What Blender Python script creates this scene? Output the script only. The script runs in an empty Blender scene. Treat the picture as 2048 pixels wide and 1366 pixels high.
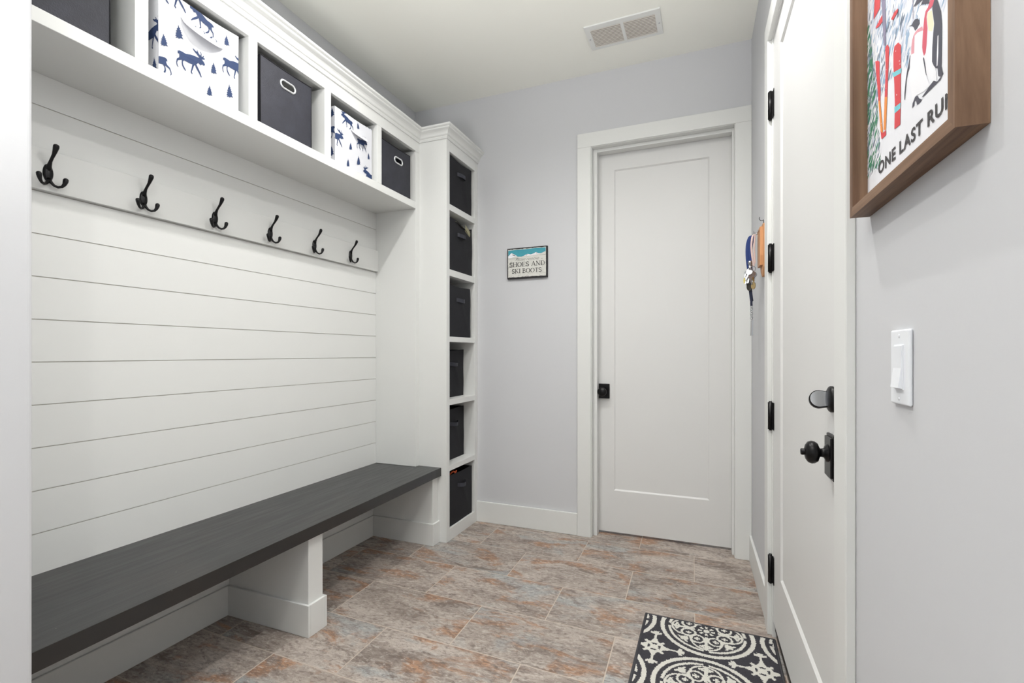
import bpy, math, random
from mathutils import Vector, Matrix
from mathutils.geometry import tessellate_polygon
PI = math.pi
scene = bpy.context.scene
COL = scene.collection

# ------------------------------------------------------------------ camera, light, exposure
cam_data = bpy.data.cameras.new('camera')
cam_data.sensor_width = 36.0
cam_data.lens = 36.0 * 972.0 / 2048.0
cam_data.shift_y = 23.0 / 2048.0
cam_data.clip_start = 0.02
cam = bpy.data.objects.new('camera', cam_data)
COL.objects.link(cam)
cam.location = (0, 0, 1.16)
cam.rotation_euler = (PI / 2, 0, math.radians(22.065))
scene.camera = cam
scene.view_settings.view_transform = 'Standard'
scene.view_settings.look = 'None'
scene.view_settings.gamma = 1.0
scene.view_settings.use_curve_mapping = False
scene.view_settings.exposure = -0.04

world = bpy.data.worlds.new('world')
scene.world = world
world.use_nodes = True
world.node_tree.nodes['Background'].inputs[0].default_value = (0.93, 0.97, 1.0, 1)
world.node_tree.nodes['Background'].inputs[1].default_value = 0.6

CEIL = 2.921
LAMPS = [(-1.07, 1.60, 62.0), (-0.10, 1.66, 62.0), (-0.42, -0.10, 36.0)]     # recessed ceiling lamps: x, y, watts
def ceiling_lamp_light(x, y, watts):
    l = bpy.data.lights.new('ceiling_lamp_beam', 'SPOT')
    l.energy = watts; l.spot_size = math.radians(160); l.spot_blend = 1.0
    l.shadow_soft_size = 0.015; l.color = (1.0, 0.985, 0.965)
    o = bpy.data.objects.new('ceiling_lamp_beam', l); COL.objects.link(o)
    o.location = (x, y, CEIL - 0.02)
    return o
for a in LAMPS: ceiling_lamp_light(*a)

# soft fill added behind the camera to lift the shadows; its source is unseen
sl = bpy.data.lights.new('added_rear_fill', 'AREA'); sl.shape = 'RECTANGLE'; sl.size = 1.5; sl.size_y = 2.3
sl.energy = 6.0; sl.color = (0.95, 0.975, 1.0)
so = bpy.data.objects.new('added_rear_fill', sl); COL.objects.link(so)
so.location = (-0.5, -2.9, 1.3); so.rotation_euler = (PI / 2, 0, 0)

# added light with no fixture, aimed up behind the camera to brighten the ceiling
ul = bpy.data.lights.new('added_ceiling_fill', 'AREA'); ul.shape = 'DISK'; ul.size = 0.9; ul.energy = 56.0; ul.spread = math.radians(110); ul.color = (1.0, 0.995, 0.985)
uo = bpy.data.objects.new('added_ceiling_fill', ul); COL.objects.link(uo)
uo.location = (-0.55, -0.55, 1.05); uo.rotation_euler = (PI - 0.30, 0, 0)

# ------------------------------------------------------------------ frames and mesh builder
WF = Matrix.Identity(4)
RF = Matrix.Translation((0.222, 3.011, 0)) @ Matrix.Rotation(math.radians(91.43), 4, 'Z')   # right wall: x = -(distance from the corner), y = out of the wall
ORIG = {}

def reg(o, frame, loc, parent):
    ORIG[o.name] = (frame, Vector(loc))
    if parent is None: o.matrix_world = frame @ Matrix.Translation(loc)
    else: o.parent = parent

def tag(o, label=None, cat=None, group=None, kind=None):
    if label: o['label'] = label
    if cat: o['category'] = cat
    if group: o['group'] = group
    if kind: o['kind'] = kind
    return o

def thing(name, loc, label=None, cat=None, group=None, kind=None, frame=WF):
    o = bpy.data.objects.new(name, None); COL.objects.link(o)
    o.empty_display_size = 0.05
    reg(o, frame, loc, None)
    return tag(o, label, cat, group, kind)

class MB:
    def __init__(self): self.v = []; self.f = []; self.m = []; self.s = []
    def quad(self, a, b, c, d, m=0, s=False):
        i = len(self.v); self.v += [tuple(a), tuple(b), tuple(c), tuple(d)]; self.f.append((i, i+1, i+2, i+3)); self.m.append(m); self.s.append(s)
    def box(self, x0, x1, y0, y1, z0, z1, m=0, fn=None):
        i = len(self.v)
        p = [(x0,y0,z0),(x1,y0,z0),(x1,y1,z0),(x0,y1,z0),(x0,y0,z1),(x1,y0,z1),(x1,y1,z1),(x0,y1,z1)]
        self.v += [tuple(fn(*q)) for q in p] if fn else p
        for f in ((0,3,2,1),(4,5,6,7),(0,1,5,4),(1,2,6,5),(2,3,7,6),(3,0,4,7)):
            self.f.append(tuple(i+k for k in f)); self.m.append(m); self.s.append(False)
        return self
    def poly(self, pts, fn, m=0, holes=()):
        loops = [list(pts)] + [list(h) for h in holes]
        flat = [q for l in loops for q in l]
        tris = tessellate_polygon([[Vector((q[0], q[1], 0)) for q in l] for l in loops])
        i = len(self.v); self.v += [tuple(fn(q[0], q[1])) for q in flat]
        for t in tris: self.f.append(tuple(i+k for k in t)); self.m.append(m); self.s.append(False)
        return self
    def prism(self, pts, fn, a, b, m=0):
        """2-D outline swept from a to b; fn(u, v, t) gives the point"""
        n = len(pts)
        self.poly(pts, lambda u, v: fn(u, v, a), m); self.poly(pts, lambda u, v: fn(u, v, b), m)
        for k in range(n):
            p, q = pts[k], pts[(k+1) % n]
            self.quad(fn(p[0],p[1],a), fn(q[0],q[1],a), fn(q[0],q[1],b), fn(p[0],p[1],b), m)
        return self
    def grid(self, fn, nu, nv, m=0, smooth=True):
        i = len(self.v)
        for a in range(nu+1):
            for b in range(nv+1): self.v.append(tuple(fn(a/nu, b/nv)))
        for a in range(nu):
            for b in range(nv):
                k = i + a*(nv+1) + b
                self.f.append((k, k+nv+1, k+nv+2, k+1)); self.m.append(m); self.s.append(smooth)
        return self
    def tube(self, path, rad, seg=10, m=0, flat=1.0, up=(0,0,1), caps=True):
        P = [Vector(p) for p in path]; n = len(P); i = len(self.v)
        R = rad if isinstance(rad, (list, tuple)) else [rad]*n
        prev = None
        for k in range(n):
            t = (P[min(k+1,n-1)] - P[max(k-1,0)]).normalized()
            u = Vector(up) if prev is None else prev
            u = u - t*u.dot(t)
            if u.length < 1e-4: u = Vector((1,0,0)) - t*t.x
            u.normalize(); prev = u; w = t.cross(u)
            for j in range(seg):
                a = 2*PI*j/seg
                self.v.append(tuple(P[k] + u*(R[k]*math.cos(a)) + w*(R[k]*flat*math.sin(a))))
        for k in range(n-1):
            for j in range(seg):
                a = i+k*seg+j; b = i+k*seg+(j+1) % seg
                self.f.append((a, b, b+seg, a+seg)); self.m.append(m); self.s.append(True)
        if caps:
            self.f.append(tuple(i+j for j in range(seg))[::-1]); self.m.append(m); self.s.append(False)
            self.f.append(tuple(i+(n-1)*seg+j for j in range(seg))); self.m.append(m); self.s.append(False)
        return self
    def lathe(self, prof, fn, seg=24, m=0, smooth=True):
        """prof = [(radius, height)]; fn(a, b, h) maps to space"""
        i = len(self.v); n = len(prof)
        for r, h in prof:
            for j in range(seg):
                a = 2*PI*j/seg; self.v.append(tuple(fn(r*math.cos(a), r*math.sin(a), h)))
        for k in range(n-1):
            for j in range(seg):
                a = i+k*seg+j; b = i+k*seg+(j+1) % seg
                self.f.append((a, b, b+seg, a+seg)); self.m.append(m); self.s.append(smooth)
        for k in (0, n-1):
            if prof[k][0] > 1e-4: self.f.append(tuple(i+k*seg+j for j in range(seg))); self.m.append(m); self.s.append(False)
        return self
    def build(self, name, mats, parent=None, frame=WF, loc=None, bevel=0, seg=2):
        if not isinstance(mats, (list, tuple)): mats = [mats]
        if parent is not None: frame, loc = ORIG[parent.name]
        elif loc is None:
            xs, ys, zs = zip(*self.v); loc = ((min(xs)+max(xs))/2, (min(ys)+max(ys))/2, min(zs))
        loc = Vector(loc)
        me = bpy.data.meshes.new(name)
        me.from_pydata([tuple(Vector(v) - loc) for v in self.v], [], self.f)
        for mt in mats: me.materials.append(mt)
        me.polygons.foreach_set('material_index', self.m)
        me.polygons.foreach_set('use_smooth', self.s)
        me.update()
        o = bpy.data.objects.new(name, me); COL.objects.link(o)
        reg(o, frame, loc, parent)
        if bevel:
            b = o.modifiers.new('bevel', 'BEVEL'); b.width = bevel; b.segments = seg; b.limit_method = 'ANGLE'; b.angle_limit = math.radians(40)
        return o

def copy_tree(o, parent=None):
    c = o.copy(); COL.objects.link(c); c.parent = parent
    ORIG[c.name] = ORIG[o.name]
    for ch in list(o.children):
        copy_tree(ch, c)
    return c

def text_shape(s, size, align='CENTER', shear=0.0, spacing=1.0, offset=0.0):
    cu = bpy.data.curves.new('lettering', 'FONT'); cu.body = s; cu.size = size; cu.align_x = align
    cu.shear = shear; cu.space_character = spacing; cu.resolution_u = 4; cu.offset = offset
    o = bpy.data.objects.new('lettering_source', cu); COL.objects.link(o)
    dg = bpy.context.evaluated_depsgraph_get(); e = o.evaluated_get(dg); me = e.to_mesh()
    vs = [tuple(v.co)[:2] for v in me.vertices]; fs = [tuple(p.vertices) for p in me.polygons]
    e.to_mesh_clear(); bpy.data.objects.remove(o); bpy.data.curves.remove(cu)
    return vs, fs

# ------------------------------------------------------------------ materials
def srgb(r, g, b):
    f = lambda c: (c/255/12.92) if c/255 <= 0.04045 else ((c/255+0.055)/1.055)**2.4
    return (f(r), f(g), f(b), 1.0)

class NT:
    def __init__(self, name):
        self.mat = bpy.data.materials.new(name); self.mat.use_nodes = True
        self.t = self.mat.node_tree; self.bsdf = self.t.nodes['Principled BSDF']
    def n(self, typ, **k):
        o = self.t.nodes.new(typ)
        for a, b in k.items(): setattr(o, a, b)
        return o
    def link(self, a, b): self.t.links.new(a, b)
    def val(self, sock, v):
        if isinstance(v, (int, float, tuple)): sock.default_value = v
        else: self.link(v, sock)
    def math(self, op, a, b=0.0, c=0.0):
        o = self.n('ShaderNodeMath', operation=op)
        self.val(o.inputs[0], a); self.val(o.inputs[1], b)
        if len(o.inputs) > 2: self.val(o.inputs[2], c)
        return o.outputs[0]
    def mix(self, f, a, b, blend='MIX'):
        o = self.n('ShaderNodeMix', data_type='RGBA', blend_type=blend)
        self.val(o.inputs[0], f); self.val(o.inputs[6], a); self.val(o.inputs[7], b)
        return o.outputs[2]
    def pos(self):
        return self.n('ShaderNodeNewGeometry').outputs['Position']
    def obj(self):
        return self.n('ShaderNodeTexCoord').outputs['Object']
    def mapping(self, v, scale=(1,1,1), loc=(0,0,0), rot=(0,0,0)):
        o = self.n('ShaderNodeMapping'); self.link(v, o.inputs[0])
        o.inputs['Scale'].default_value = scale; o.inputs['Location'].default_value = loc; o.inputs['Rotation'].default_value = rot
        return o.outputs[0]
    def noise(self, v, scale, detail=4, rough=0.5, dist=0.0, out=0):
        o = self.n('ShaderNodeTexNoise'); self.link(v, o.inputs['Vector'])
        o.inputs['Scale'].default_value = scale; o.inputs['Detail'].default_value = detail
        o.inputs['Roughness'].default_value = rough; o.inputs['Distortion'].default_value = dist
        return o.outputs[out]
    def ramp(self, f, stops):
        o = self.n('ShaderNodeValToRGB'); self.link(f, o.inputs[0]); e = o.color_ramp.elements
        while len(e) < len(stops): e.new(0.5)
        for k, (p, c) in enumerate(stops): e[k].position = p; e[k].color = c if len(c) == 4 else (*c, 1)
        return o.outputs[0]
    def bump(self, h, strength, dist=0.01):
        o = self.n('ShaderNodeBump'); self.link(h, o.inputs['Height']); o.inputs['Strength'].default_value = strength; o.inputs['Distance'].default_value = dist
        self.link(o.outputs[0], self.bsdf.inputs['Normal'])
    def color(self, c): self.val(self.bsdf.inputs['Base Color'], c)
    def set(self, rough=0.5, metal=0.0, spec=0.5, coat=0.0):
        self.bsdf.inputs['Roughness'].default_value = rough; self.bsdf.inputs['Metallic'].default_value = metal
        self.bsdf.inputs['Specular IOR Level'].default_value = spec; self.bsdf.inputs['Coat Weight'].default_value = coat
        return self

def plain(name, col, rough=0.5, metal=0.0, spec=0.5, bump=0.0, bscale=60, vary=0.0, vscale=8, coat=0.0):
    t = NT(name).set(rough, metal, spec, coat)
    p = t.obj()
    if vary:
        k = t.noise(p, vscale, 5, 0.6)
        t.color(t.mix(k, tuple(c*(1-vary) for c in col[:3])+(1,), tuple(min(1, c*(1+vary)) for c in col[:3])+(1,)))
    else: t.color(col)
    if bump: t.bump(t.noise(p, bscale, 4, 0.6), bump, 0.004)
    return t.mat

M_WALL = plain('wall_paint_light_grey', srgb(205, 206, 209), 0.72, spec=0.3, bump=0.12, bscale=14)
M_CEIL = plain('ceiling_paint', srgb(243, 243, 236), 0.85, spec=0.2, bump=0.1, bscale=12)
M_TRIM = plain('white_trim_paint', srgb(223, 224, 222), 0.42, spec=0.4, bump=0.03, bscale=30)
M_DOOR = plain('white_door_paint', srgb(220, 220, 219), 0.4, spec=0.4, bump=0.03, bscale=25)
M_GROOVE = plain('groove_paint', srgb(196, 193, 186), 0.6)
M_BLACK = plain('black_bronze_metal', srgb(26, 25, 26), 0.34, metal=0.6, bump=0.05, bscale=120)
M_HOOK = plain('satin_black_hook_metal', srgb(16, 16, 18), 0.3, metal=0.4)
M_CHROME = plain('polished_chrome', srgb(205, 207, 212), 0.16, metal=1.0)
M_NICKEL = plain('bright_grommet_metal', srgb(226, 228, 230), 0.3, metal=0.55)
M_STEEL = plain('key_steel', srgb(170, 172, 176), 0.3, metal=1.0)
M_BRASS = plain('key_brass', srgb(190, 166, 120), 0.34, metal=1.0)
M_PLASTIC = plain('white_switch_plastic', srgb(232, 235, 240), 0.35)
M_GREYDARK = plain('dark_recess', srgb(40, 38, 36), 0.9)
M_NAVY = plain('navy_print', srgb(38, 58, 98), 0.75, vary=0.25, vscale=14)
M_CLOTH = plain('white_cotton_cloth', srgb(214, 215, 220), 0.85, spec=0.2, bump=0.3, bscale=14)
M_BIN = plain('charcoal_nonwoven_fabric', srgb(44, 45, 54), 0.62, spec=0.45, bump=0.45, bscale=230, vary=0.6, vscale=13)
M_BINB = plain('black_nonwoven_fabric', srgb(30, 30, 34), 0.72, spec=0.3, bump=0.35, bscale=150, vary=0.25, vscale=7)
M_OLIVE = plain('olive_canvas', srgb(150, 146, 118), 0.85, bump=0.3, bscale=40)
M_ORANGE = plain('orange_cord', srgb(190, 78, 30), 0.6)
M_LAMP = None
def emission(name, col, s):
    t = NT(name); t.color(col); t.bsdf.inputs['Emission Color'].default_value = col; t.bsdf.inputs['Emission Strength'].default_value = s
    return t.mat
M_LAMP = emission('lamp_lens', (1, 0.97, 0.92, 1), 6.0)

def wood(name, c1, c2, axis, scale=1.0, rough=0.55):
    t = NT(name).set(rough, spec=0.3)
    sc = [38*scale, 38*scale, 38*scale]; sc['xyz'.index(axis)] = 2.2*scale
    p = t.mapping(t.obj(), tuple(sc))
    k = t.noise(p, 1.0, 6, 0.6, 0.6)
    t.color(t.ramp(k, [(0.3, c1), (0.62, c2)]))
    t.bump(k, 0.15, 0.002)
    return t.mat
M_WOODV = wood('walnut_stained_frame_wood_upright', srgb(84, 58, 42), srgb(134, 106, 84), 'z')
M_WOODH = wood('walnut_stained_frame_wood_level', srgb(84, 58, 42), srgb(134, 106, 84), 'x')
M_OAK = wood('honey_wood_plaque', srgb(176, 122, 80), srgb(212, 158, 112), 'z')

def bench_top_mat():
    t = NT('charcoal_stained_bench_wood').set(0.36, spec=0.65, coat=0.25)
    p = t.mapping(t.pos(), (46, 3.0, 20))
    g = t.noise(p, 1.0, 6, 0.62, 0.4)
    big = t.noise(t.pos(), 3.2, 4, 0.6)
    c = t.ramp(g, [(0.3, srgb(13, 13, 14)), (0.7, srgb(24, 24, 25))])
    c = t.mix(t.ramp(big, [(0.5, (0,0,0)), (0.75, (0.35,0.35,0.35))]), c, srgb(46, 38, 32))
    sp = t.noise(t.pos(), 85, 2, 0.5)
    c = t.mix(t.ramp(sp, [(0.775, (0,0,0)), (0.80, (0.6,0.6,0.6))]), c, srgb(150, 148, 142))
    t.color(c); t.bump(g, 0.25, 0.002)
    r = t.ramp(g, [(0.3, (0.32,)*3), (0.7, (0.46,)*3)]); t.link(r, t.bsdf.inputs['Roughness'])
    return t.mat
M_BENCH = bench_top_mat()

def floor_mat():
    t = NT('rust_and_grey_slate_look_tile').set(0.5, spec=0.35)
    sep = t.n('ShaderNodeSeparateXYZ'); t.link(t.pos(), sep.inputs[0]); x, y = sep.outputs[0], sep.outputs[1]
    v = t.math('DIVIDE', t.math('SUBTRACT', t.math('ADD', y, t.math('MULTIPLY', t.math('ADD', x, 0.66), 0.023)), 2.644), 0.3178)
    row = t.math('FLOOR', v); fv = t.math('FRACT', t.math('ADD', v, 20.0))
    xs = t.math('ADD', x, t.math('MULTIPLY', t.math('SUBTRACT', y, 2.5), 0.03))
    odd = t.math('MODULO', t.math('ADD', row, 40.0), 2.0)
    u = t.math('DIVIDE', t.math('ADD', t.math('SUBTRACT', xs, -0.675), t.math('MULTIPLY', odd, 0.305)), 0.61)
    col = t.math('FLOOR', u); fu = t.math('FRACT', t.math('ADD', u, 20.0))
    du = t.math('MULTIPLY', t.math('MINIMUM', fu, t.math('SUBTRACT', 1.0, fu)), 0.61)
    dv = t.math('MULTIPLY', t.math('MINIMUM', fv, t.math('SUBTRACT', 1.0, fv)), 0.3178)
    dd = t.math('MINIMUM', du, dv)
    grout = t.math('LESS_THAN', dd, 0.0021)
    cmb = t.n('ShaderNodeCombineXYZ'); t.link(col, cmb.inputs[0]); t.link(row, cmb.inputs[1])
    wn = t.n('ShaderNodeTexWhiteNoise', noise_dimensions='3D'); t.link(cmb.outputs[0], wn.inputs['Vector'])
    off = t.n('ShaderNodeVectorMath', operation='SCALE'); t.link(wn.outputs['Color'], off.inputs[0]); off.inputs['Scale'].default_value = 30.0
    add = t.n('ShaderNodeVectorMath', operation='ADD'); t.link(t.pos(), add.inputs[0]); t.link(off.outputs[0], add.inputs[1])
    P = add.outputs[0]
    st = t.mapping(P, (0.55, 1.25, 1))
    a = t.noise(st, 5.0, 6, 0.6, 0.5)
    b = t.noise(t.mapping(st, loc=(7, 3, 1)), 6.5, 5, 0.62, 0.6)
    c2 = t.noise(t.mapping(st, loc=(2, 9, 4)), 4.2, 5, 0.6, 0.5)
    fine = t.noise(t.mapping(P, (0.6, 1.3, 1)), 62, 5, 0.66, 0.7)
    mid = t.noise(t.mapping(P, (0.5, 1.6, 1)), 26, 6, 0.75, 1.4)
    fine2 = t.noise(t.mapping(P, (0.45, 1.9, 1), rot=(0, 0, 0.12)), 120, 5, 0.75, 0.6)
    big = t.noise(t.mapping(st, loc=(4, 1, 8)), 11, 6, 0.7, 0.8)
    col0 = t.ramp(a, [(0.30, srgb(132, 121, 114)), (0.46, srgb(170, 158, 149)), (0.62, srgb(192, 181, 172))])
    tile = t.ramp(wn.outputs['Value'], [(0.0, (0.87,)*3), (1.0, (1.08,)*3)])
    rust = t.ramp(b, [(0.525, (0,0,0)), (0.60, (0.8,)*3)])
    rustc = t.ramp(mid, [(0.38, srgb(134, 98, 74)), (0.6, srgb(188, 142, 108))])
    col1 = t.mix(rust, col0, rustc)
    blue = t.ramp(c2, [(0.53, (0,0,0)), (0.63, (0.75,)*3)])
    col2 = t.mix(blue, col1, srgb(166, 171, 172))
    dark = t.ramp(big, [(0.36, (0.75,)*3), (0.47, (0,0,0))])
    col3 = t.mix(dark, col2, srgb(112, 99, 92))
    vein = t.ramp(mid, [(0.465, (0,0,0)), (0.487, (0.55,)*3), (0.509, (0,0,0))])
    col3 = t.mix(vein, col3, srgb(112, 98, 90))
    sp = t.ramp(fine, [(0.38, (0.55,)*3), (0.46, (0,0,0))])
    col4 = t.mix(sp, col3, srgb(104, 92, 86))
    sp2 = t.ramp(fine2, [(0.36, (0.4,)*3), (0.44, (0,0,0))])
    col4 = t.mix(sp2, col4, srgb(98, 86, 80))
    lt = t.ramp(fine, [(0.54, (0,0,0)), (0.64, (0.5,)*3)])
    col5 = t.mix(lt, col4, srgb(214, 206, 198))
    col6 = t.mix(1.0, col5, tile, 'MULTIPLY')
    t.color(t.mix(grout, col6, srgb(194, 181, 168)))
    h = t.math('ADD', t.math('MULTIPLY', mid, 0.5), t.math('MULTIPLY', t.math('MINIMUM', t.math('MULTIPLY', dd, 250.0), 1.0), 1.2))
    t.bump(h, 0.3, 0.0025)
    rr = t.ramp(mid, [(0.3, (0.42,)*3), (0.7, (0.6,)*3)]); t.link(rr, t.bsdf.inputs['Roughness'])
    return t.mat
M_FLOOR = floor_mat()

# outlines: picture motifs in metres (along the wall, height); cloth motifs in millimetres
ART=[
('white',[(2.1503,1.6275),(2.1476,1.6237),(2.1519,1.6115),(2.1552,1.5986),(2.1509,1.5902),(2.1496,1.5787),(2.1509,1.5656),(2.1496,1.5540),(2.1509,1.5438),(2.1552,1.5334),(2.1575,1.5241),(2.1601,1.5148),(2.1729,1.5192),(2.1806,1.5167),(2.1970,1.5124),(2.2141,1.5112),(2.2028,1.5310),(2.1970,1.5457),(2.1926,1.5610),(2.1912,1.5748),(2.1912,1.5877),(2.1912,1.6006),(2.1821,1.6115)]),
('white',[(2.1867,1.6346),(2.2057,1.6219),(2.2224,1.6033),(2.2264,1.5835),(2.2224,1.5688),(2.2210,1.5498),(2.2237,1.5359),(2.2291,1.5262),(2.2331,1.5149),(2.2331,1.5064),(2.2224,1.5132),(2.2028,1.5310),(2.1970,1.5470),(2.1926,1.5610),(2.1912,1.6006),(2.1836,1.6184),(2.1729,1.6319)]),
('cream',[(2.2071,1.6109),(2.2197,1.6064),(2.2256,1.5840),(2.2210,1.5782),(2.2100,1.5851),(2.2057,1.6042)]),
('ink',[(2.1463,1.6314),(2.1569,1.6272),(2.1617,1.6284),(2.1681,1.6277),(2.1760,1.6236),(2.1821,1.6174),(2.1827,1.6124),(2.1760,1.6101),(2.1681,1.6113),(2.1634,1.6193),(2.1569,1.6254)]),
('pink',[(2.1760,1.6088),(2.1912,1.6032),(2.1941,1.5962),(2.1760,1.6042),(2.1666,1.6053),(2.1659,1.5923),(2.1650,1.5821),(2.1552,1.5857),(2.1552,1.5959),(2.1585,1.6048),(2.1666,1.6093)]),
('ink',[(2.1529,1.5864),(2.1509,1.5779),(2.1486,1.5696),(2.1436,1.5669),(2.1385,1.5572),(2.1340,1.5385),(2.1326,1.5322),(2.1305,1.5333),(2.1312,1.5427),(2.1350,1.5576),(2.1402,1.5701),(2.1453,1.5770),(2.1503,1.5865)]),
('ink',[(2.1575,1.5079),(2.1601,1.5141),(2.1681,1.5189),(2.1760,1.5170),(2.1806,1.5108),(2.1906,1.5040),(2.1821,1.5035),(2.1744,1.5046),(2.1713,1.5120),(2.1666,1.5137),(2.1650,1.5084)]),
('ink',[(2.1947,1.5598),(2.1976,1.5556),(2.2014,1.5433),(2.2043,1.5303),(2.2057,1.5282),(2.2023,1.5314),(2.1976,1.5454),(2.1935,1.5579)]),
('ink',[(2.1775,1.6375),(2.1867,1.6353),(2.1912,1.6368),(2.1970,1.6392),(2.2128,1.6285),(2.2114,1.6206),(2.2000,1.6277),(2.1912,1.6332)]),
('ink',[(2.2224,1.6219),(2.2331,1.6133),(2.2383,1.6025),(2.2447,1.5887),(2.2472,1.5715),(2.2472,1.5537),(2.2465,1.5351),(2.2460,1.5187),(2.2505,1.5067),(2.2434,1.5069),(2.2370,1.5116),(2.2357,1.5219),(2.2304,1.5251),(2.2246,1.5317),(2.2202,1.5391),(2.2210,1.5572),(2.2237,1.5741),(2.2264,1.5847),(2.2210,1.6067)]),
('white',[(2.2357,1.5631),(2.2383,1.5627),(2.2378,1.5401),(2.2357,1.5256),(2.2331,1.5258),(2.2339,1.5424)]),
('rose',[(2.2183,1.6247),(2.2291,1.6173),(2.2224,1.6108),(2.2071,1.6121),(2.2043,1.6076),(2.2071,1.5906),(2.2043,1.5696),(2.2014,1.5611),(2.1965,1.5601),(2.1926,1.5687),(2.1912,1.5748),(2.1935,1.5927),(2.1970,1.6098),(2.2014,1.6171),(2.2085,1.6175)]),
('ink',[(2.1897,1.5077),(2.2028,1.5094),(2.2141,1.5112),(2.2251,1.5118),(2.2344,1.5057),(2.2485,1.5066),(2.2434,1.5033),(2.2304,1.5041),(2.2197,1.5047),(2.2057,1.5055),(2.1941,1.5061)]),
('red',[(2.0077,1.6583),(2.0193,1.6537),(2.0284,1.6466),(2.0284,1.6228),(2.0329,1.5966),(2.0316,1.5799),(2.0225,1.5843),(2.0193,1.6035),(2.0133,1.6308)]),
('orange',[(2.0225,1.5843),(2.0316,1.5799),(2.0439,1.5208),(2.0329,1.5286)]),
('red',[(2.0329,1.5286),(2.0439,1.5208),(2.0567,1.5206),(2.0576,1.5119),(2.0373,1.5133)]),
('red',[(2.0546,1.6551),(2.0642,1.6543),(2.0712,1.6453),(2.0683,1.6167),(2.0651,1.5956),(2.0630,1.5707),(2.0516,1.5763),(2.0546,1.6011),(2.0559,1.6235)]),
('orange',[(2.0516,1.5763),(2.0630,1.5707),(2.0567,1.5206),(2.0465,1.5250)]),
('red',[(2.0891,1.6259),(2.0930,1.6340),(2.1081,1.6311),(2.1184,1.6211),(2.1184,1.6033),(2.1173,1.5611),(2.1173,1.5325),(2.1155,1.5034),(2.0930,1.5059),(2.0949,1.5433),(2.0930,1.5736),(2.0891,1.6052)]),
('cyan',[(2.0852,1.5970),(2.1209,1.5855),(2.1184,1.5791),(2.0891,1.5882)]),
('cyan',[(2.0930,1.5398),(2.1173,1.5354),(2.1162,1.5273),(2.0938,1.5298)]),
('red',[(2.0100,1.7154),(2.0262,1.7165),(2.0417,1.7167),(2.0430,1.7049),(2.0262,1.7069),(2.0124,1.7120)]),
('red',[(2.0793,1.6848),(2.0930,1.6870),(2.1074,1.6833),(2.1063,1.6783),(2.0872,1.6782)]),
('mauve',[(2.0373,1.7487),(2.0533,1.7377),(2.0576,1.6841),(2.0567,1.6569),(2.0469,1.6627),(2.0439,1.6926)]),
('mauve',[(2.1601,1.6645),(2.1617,1.6634),(2.1627,1.6318),(2.1611,1.6329)]),
]
MOOSE=[(-41.9,23.2),(-35.3,27.6),(-26.7,28.5),(-13.5,27.9),(2.8,34.8),(17.9,37.4),(28.6,38.4),(33.2,39.5),(39.5,40.0),(47.3,35.3),(53.6,28.1),(52.6,22.4),(47.3,20.7),(44.1,22.9),(37.9,15.6),(34.8,17.8),(30.2,20.3),(23.4,11.5),(27.1,6.0),(34.8,-4.8),(40.1,-14.0),(44.1,-23.4),(41.3,-24.9),(35.7,-16.4),(30.2,-10.3),(22.5,-1.0),(17.9,7.6),(14.3,-1.0),(11.2,-13.0),(8.2,-22.1),(11.2,-28.8),(8.8,-30.1),(4.6,-25.5),(6.4,-14.1),(9.4,3.8),(-0.2,2.4),(-12.0,2.3),(-20.3,2.1),(-23.7,-5.7),(-22.3,-15.1),(-16.4,-23.6),(-12.0,-29.4),(-14.1,-31.1),(-20.3,-27.1),(-26.1,-18.6),(-27.5,-9.2),(-26.7,-0.0),(-33.9,-4.6),(-41.0,-9.5),(-43.0,-17.8),(-41.9,-25.9),(-38.2,-31.1),(-40.5,-31.7),(-44.5,-27.3),(-45.9,-18.0),(-44.5,-5.6),(-36.7,3.0),(-35.3,9.6),(-35.9,16.6),(-41.0,15.1)]
ANTLER=[(33.2,38.9),(29.5,44.0),(24.0,47.8),(16.4,52.4),(9.4,59.4),(11.8,61.4),(19.4,57.1),(25.5,56.7),(23.4,62.4),(25.5,62.7),(29.5,55.4),(33.2,51.5),(37.0,50.6),(37.9,57.2),(35.7,62.6),(38.2,63.4),(40.7,54.3),(40.1,49.4),(44.1,48.7),(46.3,54.4),(48.8,55.0),(47.3,47.4),(53.6,47.9),(53.6,45.5),(45.7,40.5),(37.9,37.6)]
TREE=[(-1.2,24.8),(1.1,16.8),(3.7,16.7),(3.0,11.7),(7.0,10.7),(5.0,7.2),(8.6,5.4),(6.7,1.9),(12.0,-1.5),(8.0,-4.3),(13.0,-12.5),(6.3,-12.0),(-0.2,-18.0),(-2.2,-15.3),(-9.4,-20.4),(-6.1,-13.4),(-11.0,-14.4),(-6.8,-7.6),(-10.0,-6.2),(-5.5,-0.7),(-8.7,2.2),(-4.5,6.0),(-6.1,9.8),(-2.8,13.1)]

# ------------------------------------------------------------------ the room
def S(o): return tag(o, kind='structure')
mb = MB(); mb.box(-3.0, 1.2, -3.3, 3.45, -0.08, 0.0); S(mb.build('floor', M_FLOOR))
mb = MB(); mb.box(-3.0, 1.2, -3.3, 3.45, CEIL, CEIL+0.1); S(mb.build('ceiling', M_CEIL))
YB = 3.03
mb = MB()
mb.box(-2.3, -0.705, YB, YB+0.14, 0, CEIL); mb.box(0.155, 1.0, YB, YB+0.14, 0, CEIL); mb.box(-0.705, 0.155, YB, YB+0.14, 2.475, CEIL)
S(mb.build('wall_back', M_WALL))
mb = MB(); mb.box(-2.14, -1.994, 0.45, YB, 0, CEIL); S(mb.build('wall_left', M_WALL))
mb = MB(); mb.box(-2.5, -1.40, -3.2, 0.606, 0, CEIL); S(mb.build('wall_front', M_WALL, bevel=0.012, seg=4))
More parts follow.
